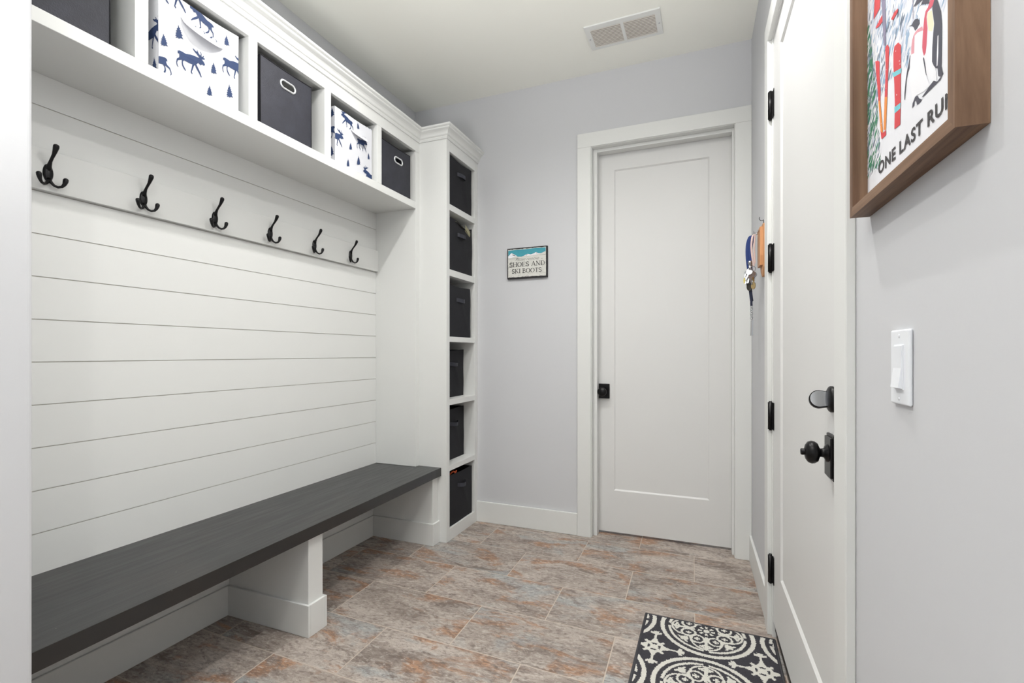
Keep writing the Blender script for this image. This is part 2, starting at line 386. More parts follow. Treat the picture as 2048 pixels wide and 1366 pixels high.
# right wall, slightly out of square with the back wall, with the opening for the tall door
mb = MB()
mb.box(-0.745, 0.3, -0.14, 0, 0, CEIL); mb.box(-6.4, -1.795, -0.14, 0, 0, CEIL); mb.box(-1.795, -0.745, -0.14, 0, 2.46, CEIL)
S(mb.build('wall_right', M_WALL, frame=RF))

# baseboards
def board(name, x0, x1, y0, y1, z0, z1, frame=WF):
    mb = MB(); mb.box(x0, x1, y0, y1, z0, z1); return S(mb.build(name, M_TRIM, frame=frame, bevel=0.003))
board('baseboard_back', -1.487, -0.776, YB-0.015, YB, 0, 0.14)
board('baseboard_right', -0.664, 0.008, 0, 0.014, 0, 0.142, RF)
board('baseboard_front', -6.3, -1.87, 0, 0.014, 0, 0.142, RF)
board('baseboard_left', -1.992, -1.970, 0.6, 2.56, 0, 0.13)

# ------------------------------------------------------------------ doors
def slab_mesh(mb, a0, a1, z0, z1, pa0, pa1, pz0, pz1, fn, thick=0.042, bev=0.009, dep=0.007):
    """one-panel door leaf; fn(a, depth, z), depth grows away from the viewer"""
    O = [(a0,z0),(a1,z0),(a1,z1),(a0,z1)]; I = [(pa0,pz0),(pa1,pz0),(pa1,pz1),(pa0,pz1)]
    J = [(pa0+bev,pz0+bev),(pa1-bev,pz0+bev),(pa1-bev,pz1-bev),(pa0+bev,pz1-bev)]
    for k in range(4):
        l = (k+1) % 4
        mb.quad(fn(O[k][0],0,O[k][1]), fn(O[l][0],0,O[l][1]), fn(I[l][0],0,I[l][1]), fn(I[k][0],0,I[k][1]))
        mb.quad(fn(I[k][0],0,I[k][1]), fn(I[l][0],0,I[l][1]), fn(J[l][0],dep,J[l][1]), fn(J[k][0],dep,J[k][1]))
        mb.quad(fn(O[k][0],0,O[k][1]), fn(O[l][0],0,O[l][1]), fn(O[l][0],thick,O[l][1]), fn(O[k][0],thick,O[k][1]))
    mb.quad(*[fn(p[0],dep,p[1]) for p in J]); mb.quad(*[fn(p[0],thick,p[1]) for p in O])
    return mb

def casing_mesh(mb, a0, a1, w, ztop, wt, t, fn, inset=0.0):
    """door surround of three flat boards with a thin inner bead"""
    mb.box(a0-w, a0, 0, t, 0, ztop, fn=fn); mb.box(a1, a1+w, 0, t, 0, ztop, fn=fn); mb.box(a0-w, a1+w, 0, t, ztop, ztop+wt, fn=fn)
    return mb

# back door
d1 = S(thing('door_1', (-0.272, 3.125, 0)))
f1 = lambda a, d, z: (a, 3.125 + d, z)
o = slab_mesh(MB(), -0.684, 0.134, 0.016, 2.452, -0.563, 0.002, 0.281, 2.33, f1).build('door_panel', M_DOOR, d1)
fc = lambda a, d, z: (a, YB - d, z)
mb = casing_mesh(MB(), -0.688, 0.138, 0.087, 2.456, 0.089, 0.018, fc)
mb.v = [(min(v[0], 0.2215), v[1], v[2]) for v in mb.v]
mb.build('casing', M_TRIM, d1, bevel=0.0025)
mb = MB()
mb.box(-0.705, -0.684, 3.02, 3.17, 0, 2.475); mb.box(0.134, 0.155, 3.02, 3.17, 0, 2.475); mb.box(-0.705, 0.155, 3.02, 3.17, 2.453, 2.475)
mb.build('jamb', M_TRIM, d1, bevel=0.002)
mb = MB()
mb.box(-0.684, -0.659, 3.062, 3.121, 0, 2.453); mb.box(0.122, 0.134, 3.062, 3.121, 0, 2.453); mb.box(-0.659, 0.122, 3.062, 3.121, 2.432, 2.453)
mb.build('door_stop', M_TRIM, d1, bevel=0.002)
# square black knob set
k0 = MB().box(-0.661, -0.590, 3.113, 3.1249, 0.868, 0.963).build('knob_plate', M_BLACK, d1, bevel=0.003)
fk = lambda a, b, h: (-0.628 + a, 3.125 - h, 0.914 + b)
MB().lathe([(0.016,0.008),(0.016,0.02),(0.013,0.03),(0.016,0.036),(0.024,0.042),(0.0285,0.052),(0.0285,0.06),(0.024,0.067),(0.012,0.071),(0.0,0.072)], fk, 32).build('door_knob', M_BLACK, k0)

# tall door in the right wall
d2 = S(thing('door_2', (-1.27, 0, 0), frame=RF))
f2 = lambda a, d, z: (-a, -0.002 - d, z)
slab_mesh(MB(), 0.777, 1.781, 0.066, 2.438, 0.948, 1.610, 0.306, 2.325, f2).build('door_panel', M_DOOR, d2)
fr = lambda a, d, z: (-a, d, z)
casing_mesh(MB(), 0.757, 1.783, 0.087, 2.447, 0.089, 0.018, fr).build('casing', M_TRIM, d2, bevel=0.0025)
mb = MB()
mb.box(-0.774, -0.746, -0.13, 0.002, 0, 2.46); mb.box(-1.794, -1.784, -0.13, 0.002, 0, 2.46); mb.box(-1.794, -0.746, -0.13, 0.002, 2.441, 2.46)
mb.build('jamb', M_TRIM, d2, bevel=0.0015)
M_SILL = plain('weathered_bronze_threshold', srgb(92, 84, 76), 0.5, metal=0.3, bump=0.2, bscale=60, vary=0.3, vscale=20)
MB().box(-1.783, -0.775, -0.12, -0.012, 0, 0.03).build('threshold', M_SILL, d2, bevel=0.004)
MB().box(-1.780, -0.778, -0.04, -0.008, 0.031, 0.066).build('door_sweep', M_GREYDARK, d2)
for zc in (2.173, 1.548, 0.903, 0.277):
    mb = MB()
    mb.box(-0.7765, -0.7735, -0.03, 0.004, zc-0.055, zc+0.055)
    mb.box(-0.800, -0.7775, -0.0015, 0.001, zc-0.055, zc+0.055)
    mb.tube([(-0.767, 0.008, zc-0.055), (-0.767, 0.008, zc+0.055)], 0.0095, 16)
    mb.tube([(-0.767, 0.008, zc-0.06), (-0.767, 0.008, zc+0.06)], 0.0055, 10)
    h = mb.build('hinge', M_BLACK, d2)
# rectangular rosette with round knob
mb = MB()
mb.box(-1.724, -1.660, -0.002, 0.005, 0.868, 0.972); mb.box(-1.720, -1.664, 0.004, 0.010, 0.874, 0.966)
rp = mb.build('knob_plate', M_BLACK, d2, bevel=0.002)
fk2 = lambda a, b, h: (-1.692 - a, h, 0.928 + b)
kb = MB().lathe([(0.021,0.009),(0.020,0.013),(0.011,0.017),(0.0095,0.024),(0.0135,0.027),(0.0215,0.030),(0.0255,0.036),(0.0265,0.042),(0.0240,0.049),(0.017,0.054),(0.008,0.0565),(0.0,0.0567)], fk2, 36).build('door_knob', M_BLACK, rp)
MB().lathe([(0.0075,0.054),(0.0078,0.062),(0.0065,0.064),(0.0,0.064)], fk2, 18).build('lock_button', M_BLACK, rp)
fd = lambda a, b, h: (-1.692 - a, h, 1.053 + b)
db = MB().lathe([(0.0305,-0.001),(0.0305,0.004),(0.028,0.007),(0.022,0.010),(0.0,0.011)], fd, 36).build('deadbolt_plate', M_BLACK, d2)
# thumb turn: rounded paddle standing out from the plate, turned a little
def paddle(t0, t1, k):
    mb = MB(); pts = []
    for j in range(17):
        a = -PI/2 + PI*j/16; pts.append((0.026 + 0.021*k*math.cos(a), 0.0205*k*math.sin(a)))
    pts += [(0.009, 0.0175*k), (0.009, -0.0175*k)]
    mb.prism(pts, lambda h, b, t: fd(t*0.91 - b*0.14, b + t*0.41, h), t0, t1); return mb
paddle(-0.006, 0.0, 1.0).build('thumb_turn', M_BLACK, db, bevel=0.0015)
paddle(0.0001, 0.0025, 0.9).build('thumb_turn_face', M_CHROME, db, bevel=0.0008)['label'] = 'polished chrome face'

# ------------------------------------------------------------------ shiplap and hook rail
pitch = 0.1364; z0g = 1.131
mb = MB()
mb.box(-1.9935, -1.9832, 0.61, 2.562, 0.0, 2.052, m=1)
zs = sorted(z0g + pitch*k for k in range(-8, 7)); zs = [z for z in zs if 0.02 < z < 2.03]
edges = [0.0] + zs + [2.052]
for a, b in zip(edges[:-1], edges[1:]):
    mb.box(-1.9833, -1.980, 0.61, 2.5615, a + (0.0016 if a > 0 else 0), b - (0.0016 if b < 2.05 else 0))
sh = mb.build('shiplap_paneling', [M_TRIM, M_GROOVE])
tag(sh, 'white horizontal shiplap boards covering the wall above the black bench', 'wall paneling')
mb = MB(); mb.box(-1.9799, -1.962, 0.61, 2.5605, 1.679, 1.812)
tag(mb.build('hook_rail', M_TRIM, bevel=0.002), 'long white board across the shiplap carrying the row of black hooks', 'hook rail')

def make_hook(y, z):
    x = -1.962
    t = thing('coat_hook', (x, y, z))
    # oval domed back plate tapering at both ends
    def g(a, b):
        th = 2*PI*b; w = 0.0140*(1 + 0.08*math.sin(th)); r = a
        yy = w*r*math.cos(th); zz = (0.026 + (0.006 if math.sin(th) > 0 else 0))*r*math.sin(th)*(1.0)
        return (x + 0.0008 + 0.0085*math.sqrt(max(0.0, 1-r*r)), y + yy, z + zz)
    bp = MB().grid(g, 8, 28).build('back_plate', M_HOOK, t)
    up = [(0.004,0,0.014),(0.008,0.000,0.026),(0.015,0,0.038),(0.024,0,0.048),(0.033,0,0.057),(0.040,0,0.067),(0.046,0,0.078),(0.0472,0,0.083),(0.0480,0,0.0865),(0.0483,0,0.0880)]
    rr = [0.0088,0.0064,0.0046,0.0045,0.0051,0.0066,0.0082,0.0080,0.0056,0.0015]
    MB().tube([(x+a, y+b, z+c) for a, b, c in up], rr, 12, flat=0.9, up=(0,1,0)).build('upper_prong', M_HOOK, t)
    for s in (-1, 1):
        lo = [(0.005,0,-0.016),(0.008,0.004*s,-0.026),(0.012,0.010*s,-0.035),(0.017,0.018*s,-0.039),(0.022,0.026*s,-0.036),(0.025,0.031*s,-0.028),(0.0265,0.0335*s,-0.018),(0.0268,0.0345*s,-0.011),(0.0268,0.0345*s,-0.0075),(0.0266,0.0345*s,-0.0060)]
        rl = [0.006,0.0050,0.0042,0.0040,0.0042,0.0054,0.0072,0.0074,0.0050,0.0014]
        MB().tube([(x+a, y+b, z+c) for a, b, c in lo], rl, 12).build('lower_prong', M_HOOK, t)
    for dz in (0.011, -0.016):
        mb = MB(); mb.lathe([(0.0032,0.007),(0.0032,0.0095),(0.0015,0.0102),(0.0,0.0102)], lambda a, b, h, dz=dz: (x+h, y+a, z+dz+b), 12)
        mb.build('screw', M_BLACK, bp)
    return t
hk = make_hook(0.884, 1.733)
hook_labels = ['black triple coat hook nearest the left wall edge, first of the row of six',
 'black triple coat hook second in the row, under the first moose bin',
 'black triple coat hook third from the left wall edge',
 'black triple coat hook fourth from the left wall edge, third from the shelf tower',
 'black triple coat hook next to last before the shelf tower side',
 'black triple coat hook at the far end, nearest the shelf tower']
for i in range(6):
    o = hk if i == 0 else copy_tree(hk)
    o.location = (-1.962, 0.884 + 0.2832*i, 1.733)
    tag(o, hook_labels[i], 'coat hook', 'coat hooks along the white rail')

# ------------------------------------------------------------------ bench
bn = thing('mudroom_bench', (-1.74, 1.58, 0), 'long built-in bench with charcoal-stained seat on white supports in front of the shiplap', 'bench')
bt = MB(); pts = [(-1.9795, 0.608), (-1.471, 0.608), (-1.5235, 2.5365), (-1.5235+0.001, 2.5995), (-1.6795, 2.5995), (-1.6795, 2.5595), (-1.9795, 2.5595)]
bt.prism(pts, lambda u, v, t: (u, v, t), 0.406, 0.456)
bt.build('seat', M_BENCH, bn, bevel=0.0025)['label'] = 'charcoal-stained wooden seat board'
def support(y0, y1, xf, by0, by1, bxf):
    up = MB().box(-1.9795, xf, y0, y1, 0, 0.4055).build('support', M_TRIM, bn, bevel=0.002)
    mb = MB(); mb.box(-1.9695, bxf, by0, y0-0.0001, 0, 0.13)
    if by1 > y1: mb.box(-1.9695, bxf, y1+0.0001, by1, 0, 0.13)
    mb.box(xf+0.0001, bxf, y0-0.0001, y1+0.0001, 0, 0.13)
    ORIG[up.name] = ORIG[bn.name]
    mb.build('base_trim', M_TRIM, up, bevel=0.0015)
support(1.531, 1.611, -1.520, 1.519, 1.623, -1.508)
support(2.537, 2.5995, -1.546, 2.524, 2.5995, -1.533)

# ------------------------------------------------------------------ overhead cubby cabinet
XC = -1.68
cu = thing('cubby_cabinet', (-1.83, 1.6, 2.05), 'white overhead cubby cabinet running along the wall above the hooks', 'cabinet')
MB().box(-1.9935, XC, 0.608, 2.5598, 2.0525, 2.094).build('bottom_shelf', M_TRIM, cu, bevel=0.0015)
for a, b in ((0.975, 1.015), (1.385, 1.425), (1.793, 1.834), (2.184, 2.223)):
    MB().box(-1.9870, XC, a, b, 2.0941, 2.4095).build('divider', M_TRIM, cu, bevel=0.001)
MB().box(-1.9795, XC, 2.560, 2.5997, 0.4565, 2.4095).build('side_panel', M_TRIM, cu, bevel=0.0015)
MB().box(-1.70, XC, 0.608, 2.5997, 2.41, 2.535).build('top_rail', M_TRIM, cu)
MB().box(-1.9935, -1.7001, 0.608, 2.5997, 2.43, 2.45).build('top_board', M_TRIM, cu)
MB().box(-1.9935, -1.9871, 0.608, 2.5597, 2.0941, 2.4299).build('back_panel', M_TRIM, cu)

# ------------------------------------------------------------------ shelf tower
XT = -1.485
tw = thing('shelf_tower', (-1.73, 2.815, 0), 'tall narrow white shelf tower in the back corner with six open bin bays', 'shelving')
MB().box(-1.9935, XT, 2.60, 2.638, 0, 2.535).build('side_panel', M_TRIM, tw, bevel=0.0012)
MB().box(-1.9935, XT, 2.987, 3.0295, 0, 2.535).build('side_panel', M_TRIM, tw, bevel=0.0012)
MB().box(-1.9935, -1.985, 2.6381, 2.9869, 0, 2.535).build('back_panel', M_TRIM, tw)
MB().box(-1.9849, XT, 2.6381, 2.9869, 2.405, 2.535).build('top_rail', M_TRIM, tw, bevel=0.001)
shelves = [(0.03, 0.075), (0.430, 0.463), (0.837, 0.871), (1.229, 1.262), (1.638, 1.679), (2.044, 2.083)]
for a, b in shelves[1:]:
    MB().box(-1.9849, XT-0.001, 2.6381, 2.9869, a, b).build('shelf', M_TRIM, tw, bevel=0.0012)
MB().box(-1.9849, XT, 2.6381, 2.9869, 0, 0.075).build('base_rail', M_TRIM, tw, bevel=0.001)

# crown moulding wrapped around both cabinets
prof = [(0.0,2.470),(0.006,2.470),(0.008,2.476),(0.010,2.480),(0.010,2.486),(0.014,2.488),(0.017,2.492),(0.018,2.497),(0.020,2.503),(0.025,2.510),(0.032,2.515),(0.038,2.518),(0.041,2.521),(0.041,2.527),(0.046,2.530),(0.050,2.533),(0.050,2.543),(0.0,2.543)]
mb = MB()
def crown_path(p, side):
    return [(XC+p, 0.608), (XC+p, 2.6-p), (XT+p, 2.6-p), (XT+p, 3.0298)][side]
n = len(prof); base = len(mb.v)
for k in range(4):
    for p, z in prof:
        x, y = crown_path(p, k); mb.v.append((x, y, z))
for k in range(3):
    for j in range(n):
        a = base+k*n+j; b = base+k*n+(j+1) % n
        mb.f.append((a, b, b+n, a+n)); mb.m.append(0); mb.s.append(False)
mb.f.append(tuple(base+j for j in range(n))); mb.m.append(0); mb.s.append(False)
mb.f.append(tuple(base+3*n+j for j in range(n))); mb.m.append(0); mb.s.append(False)
tag(mb.build('crown_molding', M_TRIM), 'white stepped crown molding running along the cabinet tops and round the tower', 'crown molding')

# ------------------------------------------------------------------ ceiling fittings
def fv(a, b, z): return (a - 0.0, b + 0.018*(a + 0.43)*-0.6, z)
vt = thing('ceiling_vent', (-0.43, 2.675, CEIL-0.01), 'white rectangular louvred ceiling vent above the back door', 'vent')
mb = MB(); zt = CEIL - 0.0005
Xa, Xb, Ya, Yb2 = -0.628, -0.232, 2.575, 2.785
sec = [(-0.601, -0.439), (-0.423, -0.260)]; y0v, y1v = 2.609, 2.765
mb.box(Xa, Xb, Ya, y0v, zt-0.008, zt, fn=fv); mb.box(Xa, Xb, y1v, Yb2, zt-0.008, zt, fn=fv)
mb.box(Xa, sec[0][0], y0v, y1v, zt-0.008, zt, fn=fv); mb.box(sec[0][1], sec[1][0], y0v, y1v, zt-0.008, zt, fn=fv); mb.box(sec[1][1], Xb, y0v, y1v, zt-0.008, zt, fn=fv)
vf = mb.build('frame', M_TRIM, vt)
M_VENTIN = plain('shaded_dusty_duct', srgb(112, 98, 84), 0.9)  # dark sheet behind the louvres: duct shade and dust put into one colour
M_SLAT = plain('dusty_white_louvre', srgb(222, 216, 208), 0.6, vary=0.08, vscale=6)
for a, b in sec:
    mb = MB()
    mb.quad(fv(a, y0v, zt), fv(b, y0v, zt), fv(b, y1v, zt), fv(a, y1v, zt), 1)
    N = 13
    for k in range(N):
        yc = y0v + (y1v-y0v)*(k+0.5)/N; h = (y1v-y0v)/N
        mb.box(a, b, yc-h*0.30, yc+h*0.30, zt-0.0078, zt-0.0066, 0, fn=fv)
    mb.build('louvre_grille', [M_SLAT, M_VENTIN], vt)
for xx in (-0.615, -0.245):
    MB().lathe([(0.004,0.0),(0.004,0.0018),(0.002,0.0026),(0.0,0.0026)], lambda a, b, h, xx=xx: (xx+a, 2.685+b, zt-0.008-h), 12).build('screw', M_STEEL, vf)

lamp_labels = ['round recessed ceiling lamp above the bench', 'round recessed ceiling lamp beside the tall door', 'round recessed ceiling lamp behind the camera position']
for i, (x, y, w) in enumerate(LAMPS):
    t = thing('recessed_ceiling_lamp', (x, y, CEIL-0.012), lamp_labels[i], 'ceiling lamp', 'recessed ceiling lamps')
    f = lambda a, b, h, x=x, y=y: (x+a, y+b, CEIL-0.0005-h)
    MB().lathe([(0.095,0.0),(0.094,0.004),(0.085,0.008),(0.072,0.008),(0.070,0.003)], f, 40).build('trim_ring', M_TRIM, t)
    MB().lathe([(0.070,0.003),(0.0,0.004)], f, 40).build('lens', M_LAMP, t)

# ------------------------------------------------------------------ cloth motifs
MO = [(x/1000, y/1000) for x, y in MOOSE]; AN = [(x/1000, y/1000) for x, y in ANTLER]; TR = [(x/1000, y/1000) for x, y in TREE]
def clip(poly, lo, hi, ax, keep_less):
    lim = hi if keep_less else lo; out = []
    ins = (lambda p: p[ax] <= lim) if keep_less else (lambda p: p[ax] >= lim)
    for k in range(len(poly)):
        a, b = poly[k], poly[(k+1) % len(poly)]
        if ins(a): out.append(a)
        if ins(a) != ins(b):
            t = (lim - a[ax])/(b[ax]-a[ax]); out.append(tuple(a[i] + t*(b[i]-a[i]) for i in (0, 1)))
    return out
def motif(mb, shape, u, v, s, flip, rect, fn, m, rot=0.0):
    ca, sa = math.cos(rot), math.sin(rot)
    for pl in ([MO, AN] if shape == 'moose' else [TR]):
        q = [((-x if flip else x)*s, y*s) for x, y in pl]
        q = [(u + x*ca - y*sa, v + x*sa + y*ca) for x, y in q]
        for ax, (lo, hi) in enumerate(((rect[0], rect[1]), (rect[2], rect[3]))):
            q = clip(q, lo, hi, ax, False)
            if len(q) >= 3: q = clip(q, lo, hi, ax, True)
            if len(q) < 3: break
        if len(q) >= 3: mb.poly(q, fn, m)

def cloth_bin(label, xf, y0, y1, z0, z1, front, side, flap, sag=0.006):
    t = thing('fabric_storage_bin', (xf-0.14, (y0+y1)/2, z0), label, 'storage bin', 'moose print bins in the overhead cubbies')
    xb = xf - 0.28; mb = MB(); W = y1-y0; Hh = z1-z0
    bul = lambda a, b: 0.006*math.sin(PI*a)*math.sin(PI*b) + 0.0012*math.sin(9*a+5*b)
    F = lambda y, z, e=0.0: (xf + e + bul((y-y0)/W, (z-z0)/Hh) - 0.006, y, z - sag*math.sin(PI*(y-y0)/W)*((z-z0)/Hh)**3)
    mb.grid(lambda a, b: F(y0+W*a, z0+Hh*b), 16, 16)
    D = xf - 0.006 - xb
    SD = lambda x, z, e=0.0: (x, y0 - e + 0.006*math.sin(PI*min(1, max(0, (x-xb)/D)))*math.sin(PI*(z-z0)/Hh), z)
    mb.grid(lambda a, b: SD(xb + D*a, z0+Hh*b), 12, 12)
    mb.box(xb, xf-0.006, y1-0.003, y1, z0, z1); mb.box(xb, xb+0.003, y0, y1, z0, z1)
    mb.box(xb, xf-0.006, y0, y1, z0, z0+0.003)
    mb.grid(lambda a, b: (xf-0.008-0.002, y0+W*a, z0+(Hh-sag*math.sin(PI*a))*b), 8, 2)
    rect = (y0, y1, z0, z1)
    for sh, u, v, s, fl, rot in front: motif(mb, sh, u, v, s, fl, rect, lambda a, b: F(a, b, 0.0012), 1, rot)
    for sh, u, v, s, fl, rot in side: motif(mb, sh, u, v, s, fl, (xb, xf-0.006, z0, z1), lambda a, b: SD(a, b, 0.0008), 2, rot)
    mb.build('bin_body', [M_CLOTH, M_NAVY, M_NAVY], t)
    # sagging cloth pull across the upper front
    ya, yb_, zt_, dz, dr = flap
    mb = MB()
    G = lambda a, b: (xf - 0.002 + 0.032*math.sin(PI*a)**0.8*b, ya + (yb_-ya)*a, zt_ - dz*b*math.sin(PI*a)**0.5 - 0.004*a)
    mb.grid(G, 24, 8)
    rectf = (0.0, 1.0, 0.0, 1.0)
    for sh, u, v, s, fl, rot in dr:
        g = lambda a, b: tuple(c + (0.0009 if i == 0 else 0) for i, c in enumerate(G(min(1, max(0, (a-ya)/(yb_-ya))), min(1, max(0, (zt_-b)/dz)))))
        motif(mb, sh, u, v, s, fl, (ya, yb_, zt_-dz, zt_), g, 1, rot)
    mb.build('cloth_pull', [M_CLOTH, M_NAVY], t)
    return t

cloth_bin('white fabric bin with navy moose and pine print, between two dark bins at left', -1.688, 1.054, 1.350, 2.0945, 2.388,
    [('moose', 1.1565, 2.175, 1.0, False, 0), ('moose', 1.325, 2.246, 1.0, False, 0), ('tree', 1.119, 2.262, 1.15, False, 0), ('tree', 1.070, 2.205, 1.0, False, 0),
     ('tree', 1.299, 2.342, 0.95, False, 0), ('tree', 1.243, 2.204, 1.0, False, 0), ('tree', 1.231, 2.116, 0.9, False, 0), ('tree', 1.310, 2.153, 1.2, False, 0),
     ('moose', 1.100, 2.372, 1.0, False, 0), ('moose', 1.050, 2.118, 0.9, True, 0.3), ('moose', 1.205, 2.352, 0.95, True, -0.15)],
    [('moose', -1.735, 2.21, 1.1, False, 0), ('moose', -1.735, 2.375, 1.1, False, 0), ('tree', -1.715, 2.12, 1.1, False, 0), ('tree', -1.84, 2.27, 1.1, False, 0)],
    (1.125, 1.290, 2.322, 0.045, [('moose', 1.215, 2.335, 0.9, True, -0.1)]))
cloth_bin('white fabric bin with navy moose and pine print, nearer the shelf tower', -1.692, 1.880, 2.160, 2.0945, 2.372,
    [('moose', 1.967, 2.325, 0.85, True, -0.05), ('tree', 2.047, 2.345, 0.9, False, 0), ('moose', 1.885, 2.208, 0.95, False, 0), ('moose', 2.072, 2.252, 0.9, False, 0),
     ('tree', 1.986, 2.212, 0.9, False, 0), ('tree', 2.132, 2.216, 0.9, False, 0), ('tree', 2.047, 2.160, 1.15, False, 0), ('tree', 1.971, 2.122, 0.95, False, 0),
     ('moose', 2.135, 2.100, 0.9, True, 0), ('moose', 2.150, 2.395, 0.9, False, 0)],
    [('tree', -1.715, 2.34, 1.1, False, 0), ('moose', -1.74, 2.245, 1.0, True, 0), ('tree', -1.72, 2.15, 1.25, False, 0)],
    (1.985, 2.120, 2.306, 0.036, []), sag=0.004)

# ------------------------------------------------------------------ dark bins with metal grommets
def oval(cy, cz, hw, r, n=10):
    pts = []
    for k in range(n+1): a = -PI/2 + PI*k/n; pts.append((cy + hw - r + r*math.cos(a), cz + r*math.sin(a)))
    for k in range(n+1): a = PI/2 + PI*k/n; pts.append((cy - hw + r + r*math.cos(a), cz + r*math.sin(a)))
    return pts
def grommet_bin(label, xf, y0, y1, z0, z1, gy, gz, skew=0.0):
    t = thing('collapsible_storage_bin', (xf-0.14, (y0+y1)/2, z0), label, 'storage bin', 'dark grommet bins in the overhead cubbies')
    xb = xf - 0.27; mb = MB(); W = y1-y0
    top = [(y1 - W*k/12, z1 - 0.006*math.sin(PI*k/12) - skew*(k/12)) for k in range(13)]
    hole = oval(gy, gz, 0.036, 0.0135)
    F = lambda y, z: (xf - 0.003 + 0.004*math.sin(PI*(y-y0)/W), y, z)
    outline = [(y0 + W*k/12, z0) for k in range(13)] + top
    mb.poly(outline, F, 0, holes=[hole[::-1]])
    mb.poly(outline, lambda y, z: (F(y, z)[0]-0.003, y, z), 0, holes=[hole[::-1]])
    for k in range(12):
        p, q = top[k], top[k+1]; mb.quad(F(*p), F(*q), (F(*q)[0]-0.003, q[0], q[1]), (F(*p)[0]-0.003, p[0], p[1]))
    mb.box(xb, xf-0.003, y0, y0+0.003, z0, z1-skew); mb.box(xb, xf-0.003, y1-0.003, y1, z0, z1); mb.box(xb, xb+0.003, y0+0.003, y1-0.003, z0, z1); mb.box(xb, xf-0.003, y0, y1, z0, z0+0.003)
    b = mb.build('bin_body', M_BIN, t)
    mb = MB(); pth = oval(gy, gz, 0.039, 0.0165)
    mb.tube([(F(y, z)[0]+0.001, y, z) for y, z in pth + pth[:2]], 0.0042, 8, caps=False)
    mb.build('metal_grommet', M_NICKEL, b)
    mb = MB(); mb.tube([(F(y, z)[0], y, z) for y, z in top], 0.0024, 6); mb.tube([(xf-0.003, y0, z0), (xf-0.003, y0, z1-skew)], 0.002, 6); mb.tube([(xf-0.003, y1, z0), (xf-0.003, y1, z1)], 0.002, 6)
    mb.build('edge_binding', M_BINB, b)
grommet_bin('dark bin at the near left end of the overhead cubbies', -1.700, 0.640, 0.918, 2.0945, 2.375, 0.78, 2.32)
grommet_bin('dark charcoal bin with oval metal grommet, between the two moose print bins', -1.690, 1.449, 1.722, 2.0945, 2.378, 1.585, 2.312)
grommet_bin('dark charcoal bin with oval metal grommet, last cubby beside the shelf tower', -1.692, 2.236, 2.520, 2.0945, 2.362, 2.395, 2.287)

# ------------------------------------------------------------------ black handled bins in the tower
def tower_bin(label, xf, y0, y1, z0, z1, hz=None, dip=0.008, dip_at=0.5, deep=0.30):
    t = thing('black_fabric_bin', (xf-0.15, (y0+y1)/2, z0), label, 'storage bin', 'black handled bins in the shelf tower')
    xb = xf - deep; mb = MB(); W = y1-y0; H = z1-z0
    rnd = random.Random(round(z0*1000)); ph = [rnd.uniform(0, 6) for _ in range(4)]
    def F(a, b, e=0.0):
        d = 0.006*math.sin(PI*a)*math.sin(PI*b) + 0.0022*math.sin(7*a+4*b+ph[0])*math.sin(5*b+ph[1]) + 0.0030*math.exp(-((a-0.55+0.5*(b-0.7))/0.06)**2)*(1 if b < 0.7 else 0)*math.sin(PI*b)
        zz = z0 + H*b - dip*math.exp(-((a-dip_at)/0.3)**2)*b**4
        return (xf - 0.006 + d - e, y0 + W*a, zz)
    mb.grid(lambda a, b: F(a, b), 20, 24); mb.grid(lambda a, b: F(a, b, 0.004), 10, 12)
    mb.box(xb, xf-0.006, y0, y0+0.003, z0, z1-dip*0.3); mb.box(xb, xf-0.006, y1-0.003, y1, z0, z1-dip*0.3); mb.box(xb, xb+0.003, y0+0.003, y1-0.003, z0, z1-0.002); mb.box(xb, xf-0.007, y0, y1, z0, z0+0.003)
    mb.build('bin_body', M_BINB, t)
    hz = hz or z0 + 0.70*H; yc = (y0+y1)/2
    mb = MB()
    def G(a, b): return (xf + 0.001 + 0.024*math.sin(PI*a)**0.7, yc - 0.05 + 0.10*a, hz + 0.012*(b-0.5)*2 - 0.006*math.sin(PI*a))
    mb.grid(G, 18, 2); mb.grid(lambda a, b: tuple(c-(0.002 if i == 0 else 0) for i, c in enumerate(G(a, b))), 18, 2)
    mb.build('handle', M_BIN, t)
    return t
tower_bin('black fabric bin filling the topmost bay of the shelf tower', -1.492, 2.643, 2.955, 2.0835, 2.397)
tower_bin('black fabric bin with slumped rim and olive cloth showing, second bay from the top', -1.492, 2.643, 2.965, 1.6795, 2.010, hz=1.917, dip=0.030, dip_at=0.78)
tower_bin('black fabric bin in the third bay from the top, gap above it', -1.494, 2.643, 2.945, 1.2625, 1.592, hz=1.50)
tower_bin('black fabric bin pushed back in the fourth bay from the top', -1.560, 2.665, 2.972, 0.8715, 1.185, hz=1.09)
tower_bin('black fabric bin pushed back in the second bay from the floor', -1.558, 2.665, 2.974, 0.4635, 0.800, hz=0.70)
tower_bin('black fabric bin with an orange cord inside, lowest bay of the tower', -1.492, 2.643, 2.965, 0.0755, 0.395, hz=0.315, dip=0.004)
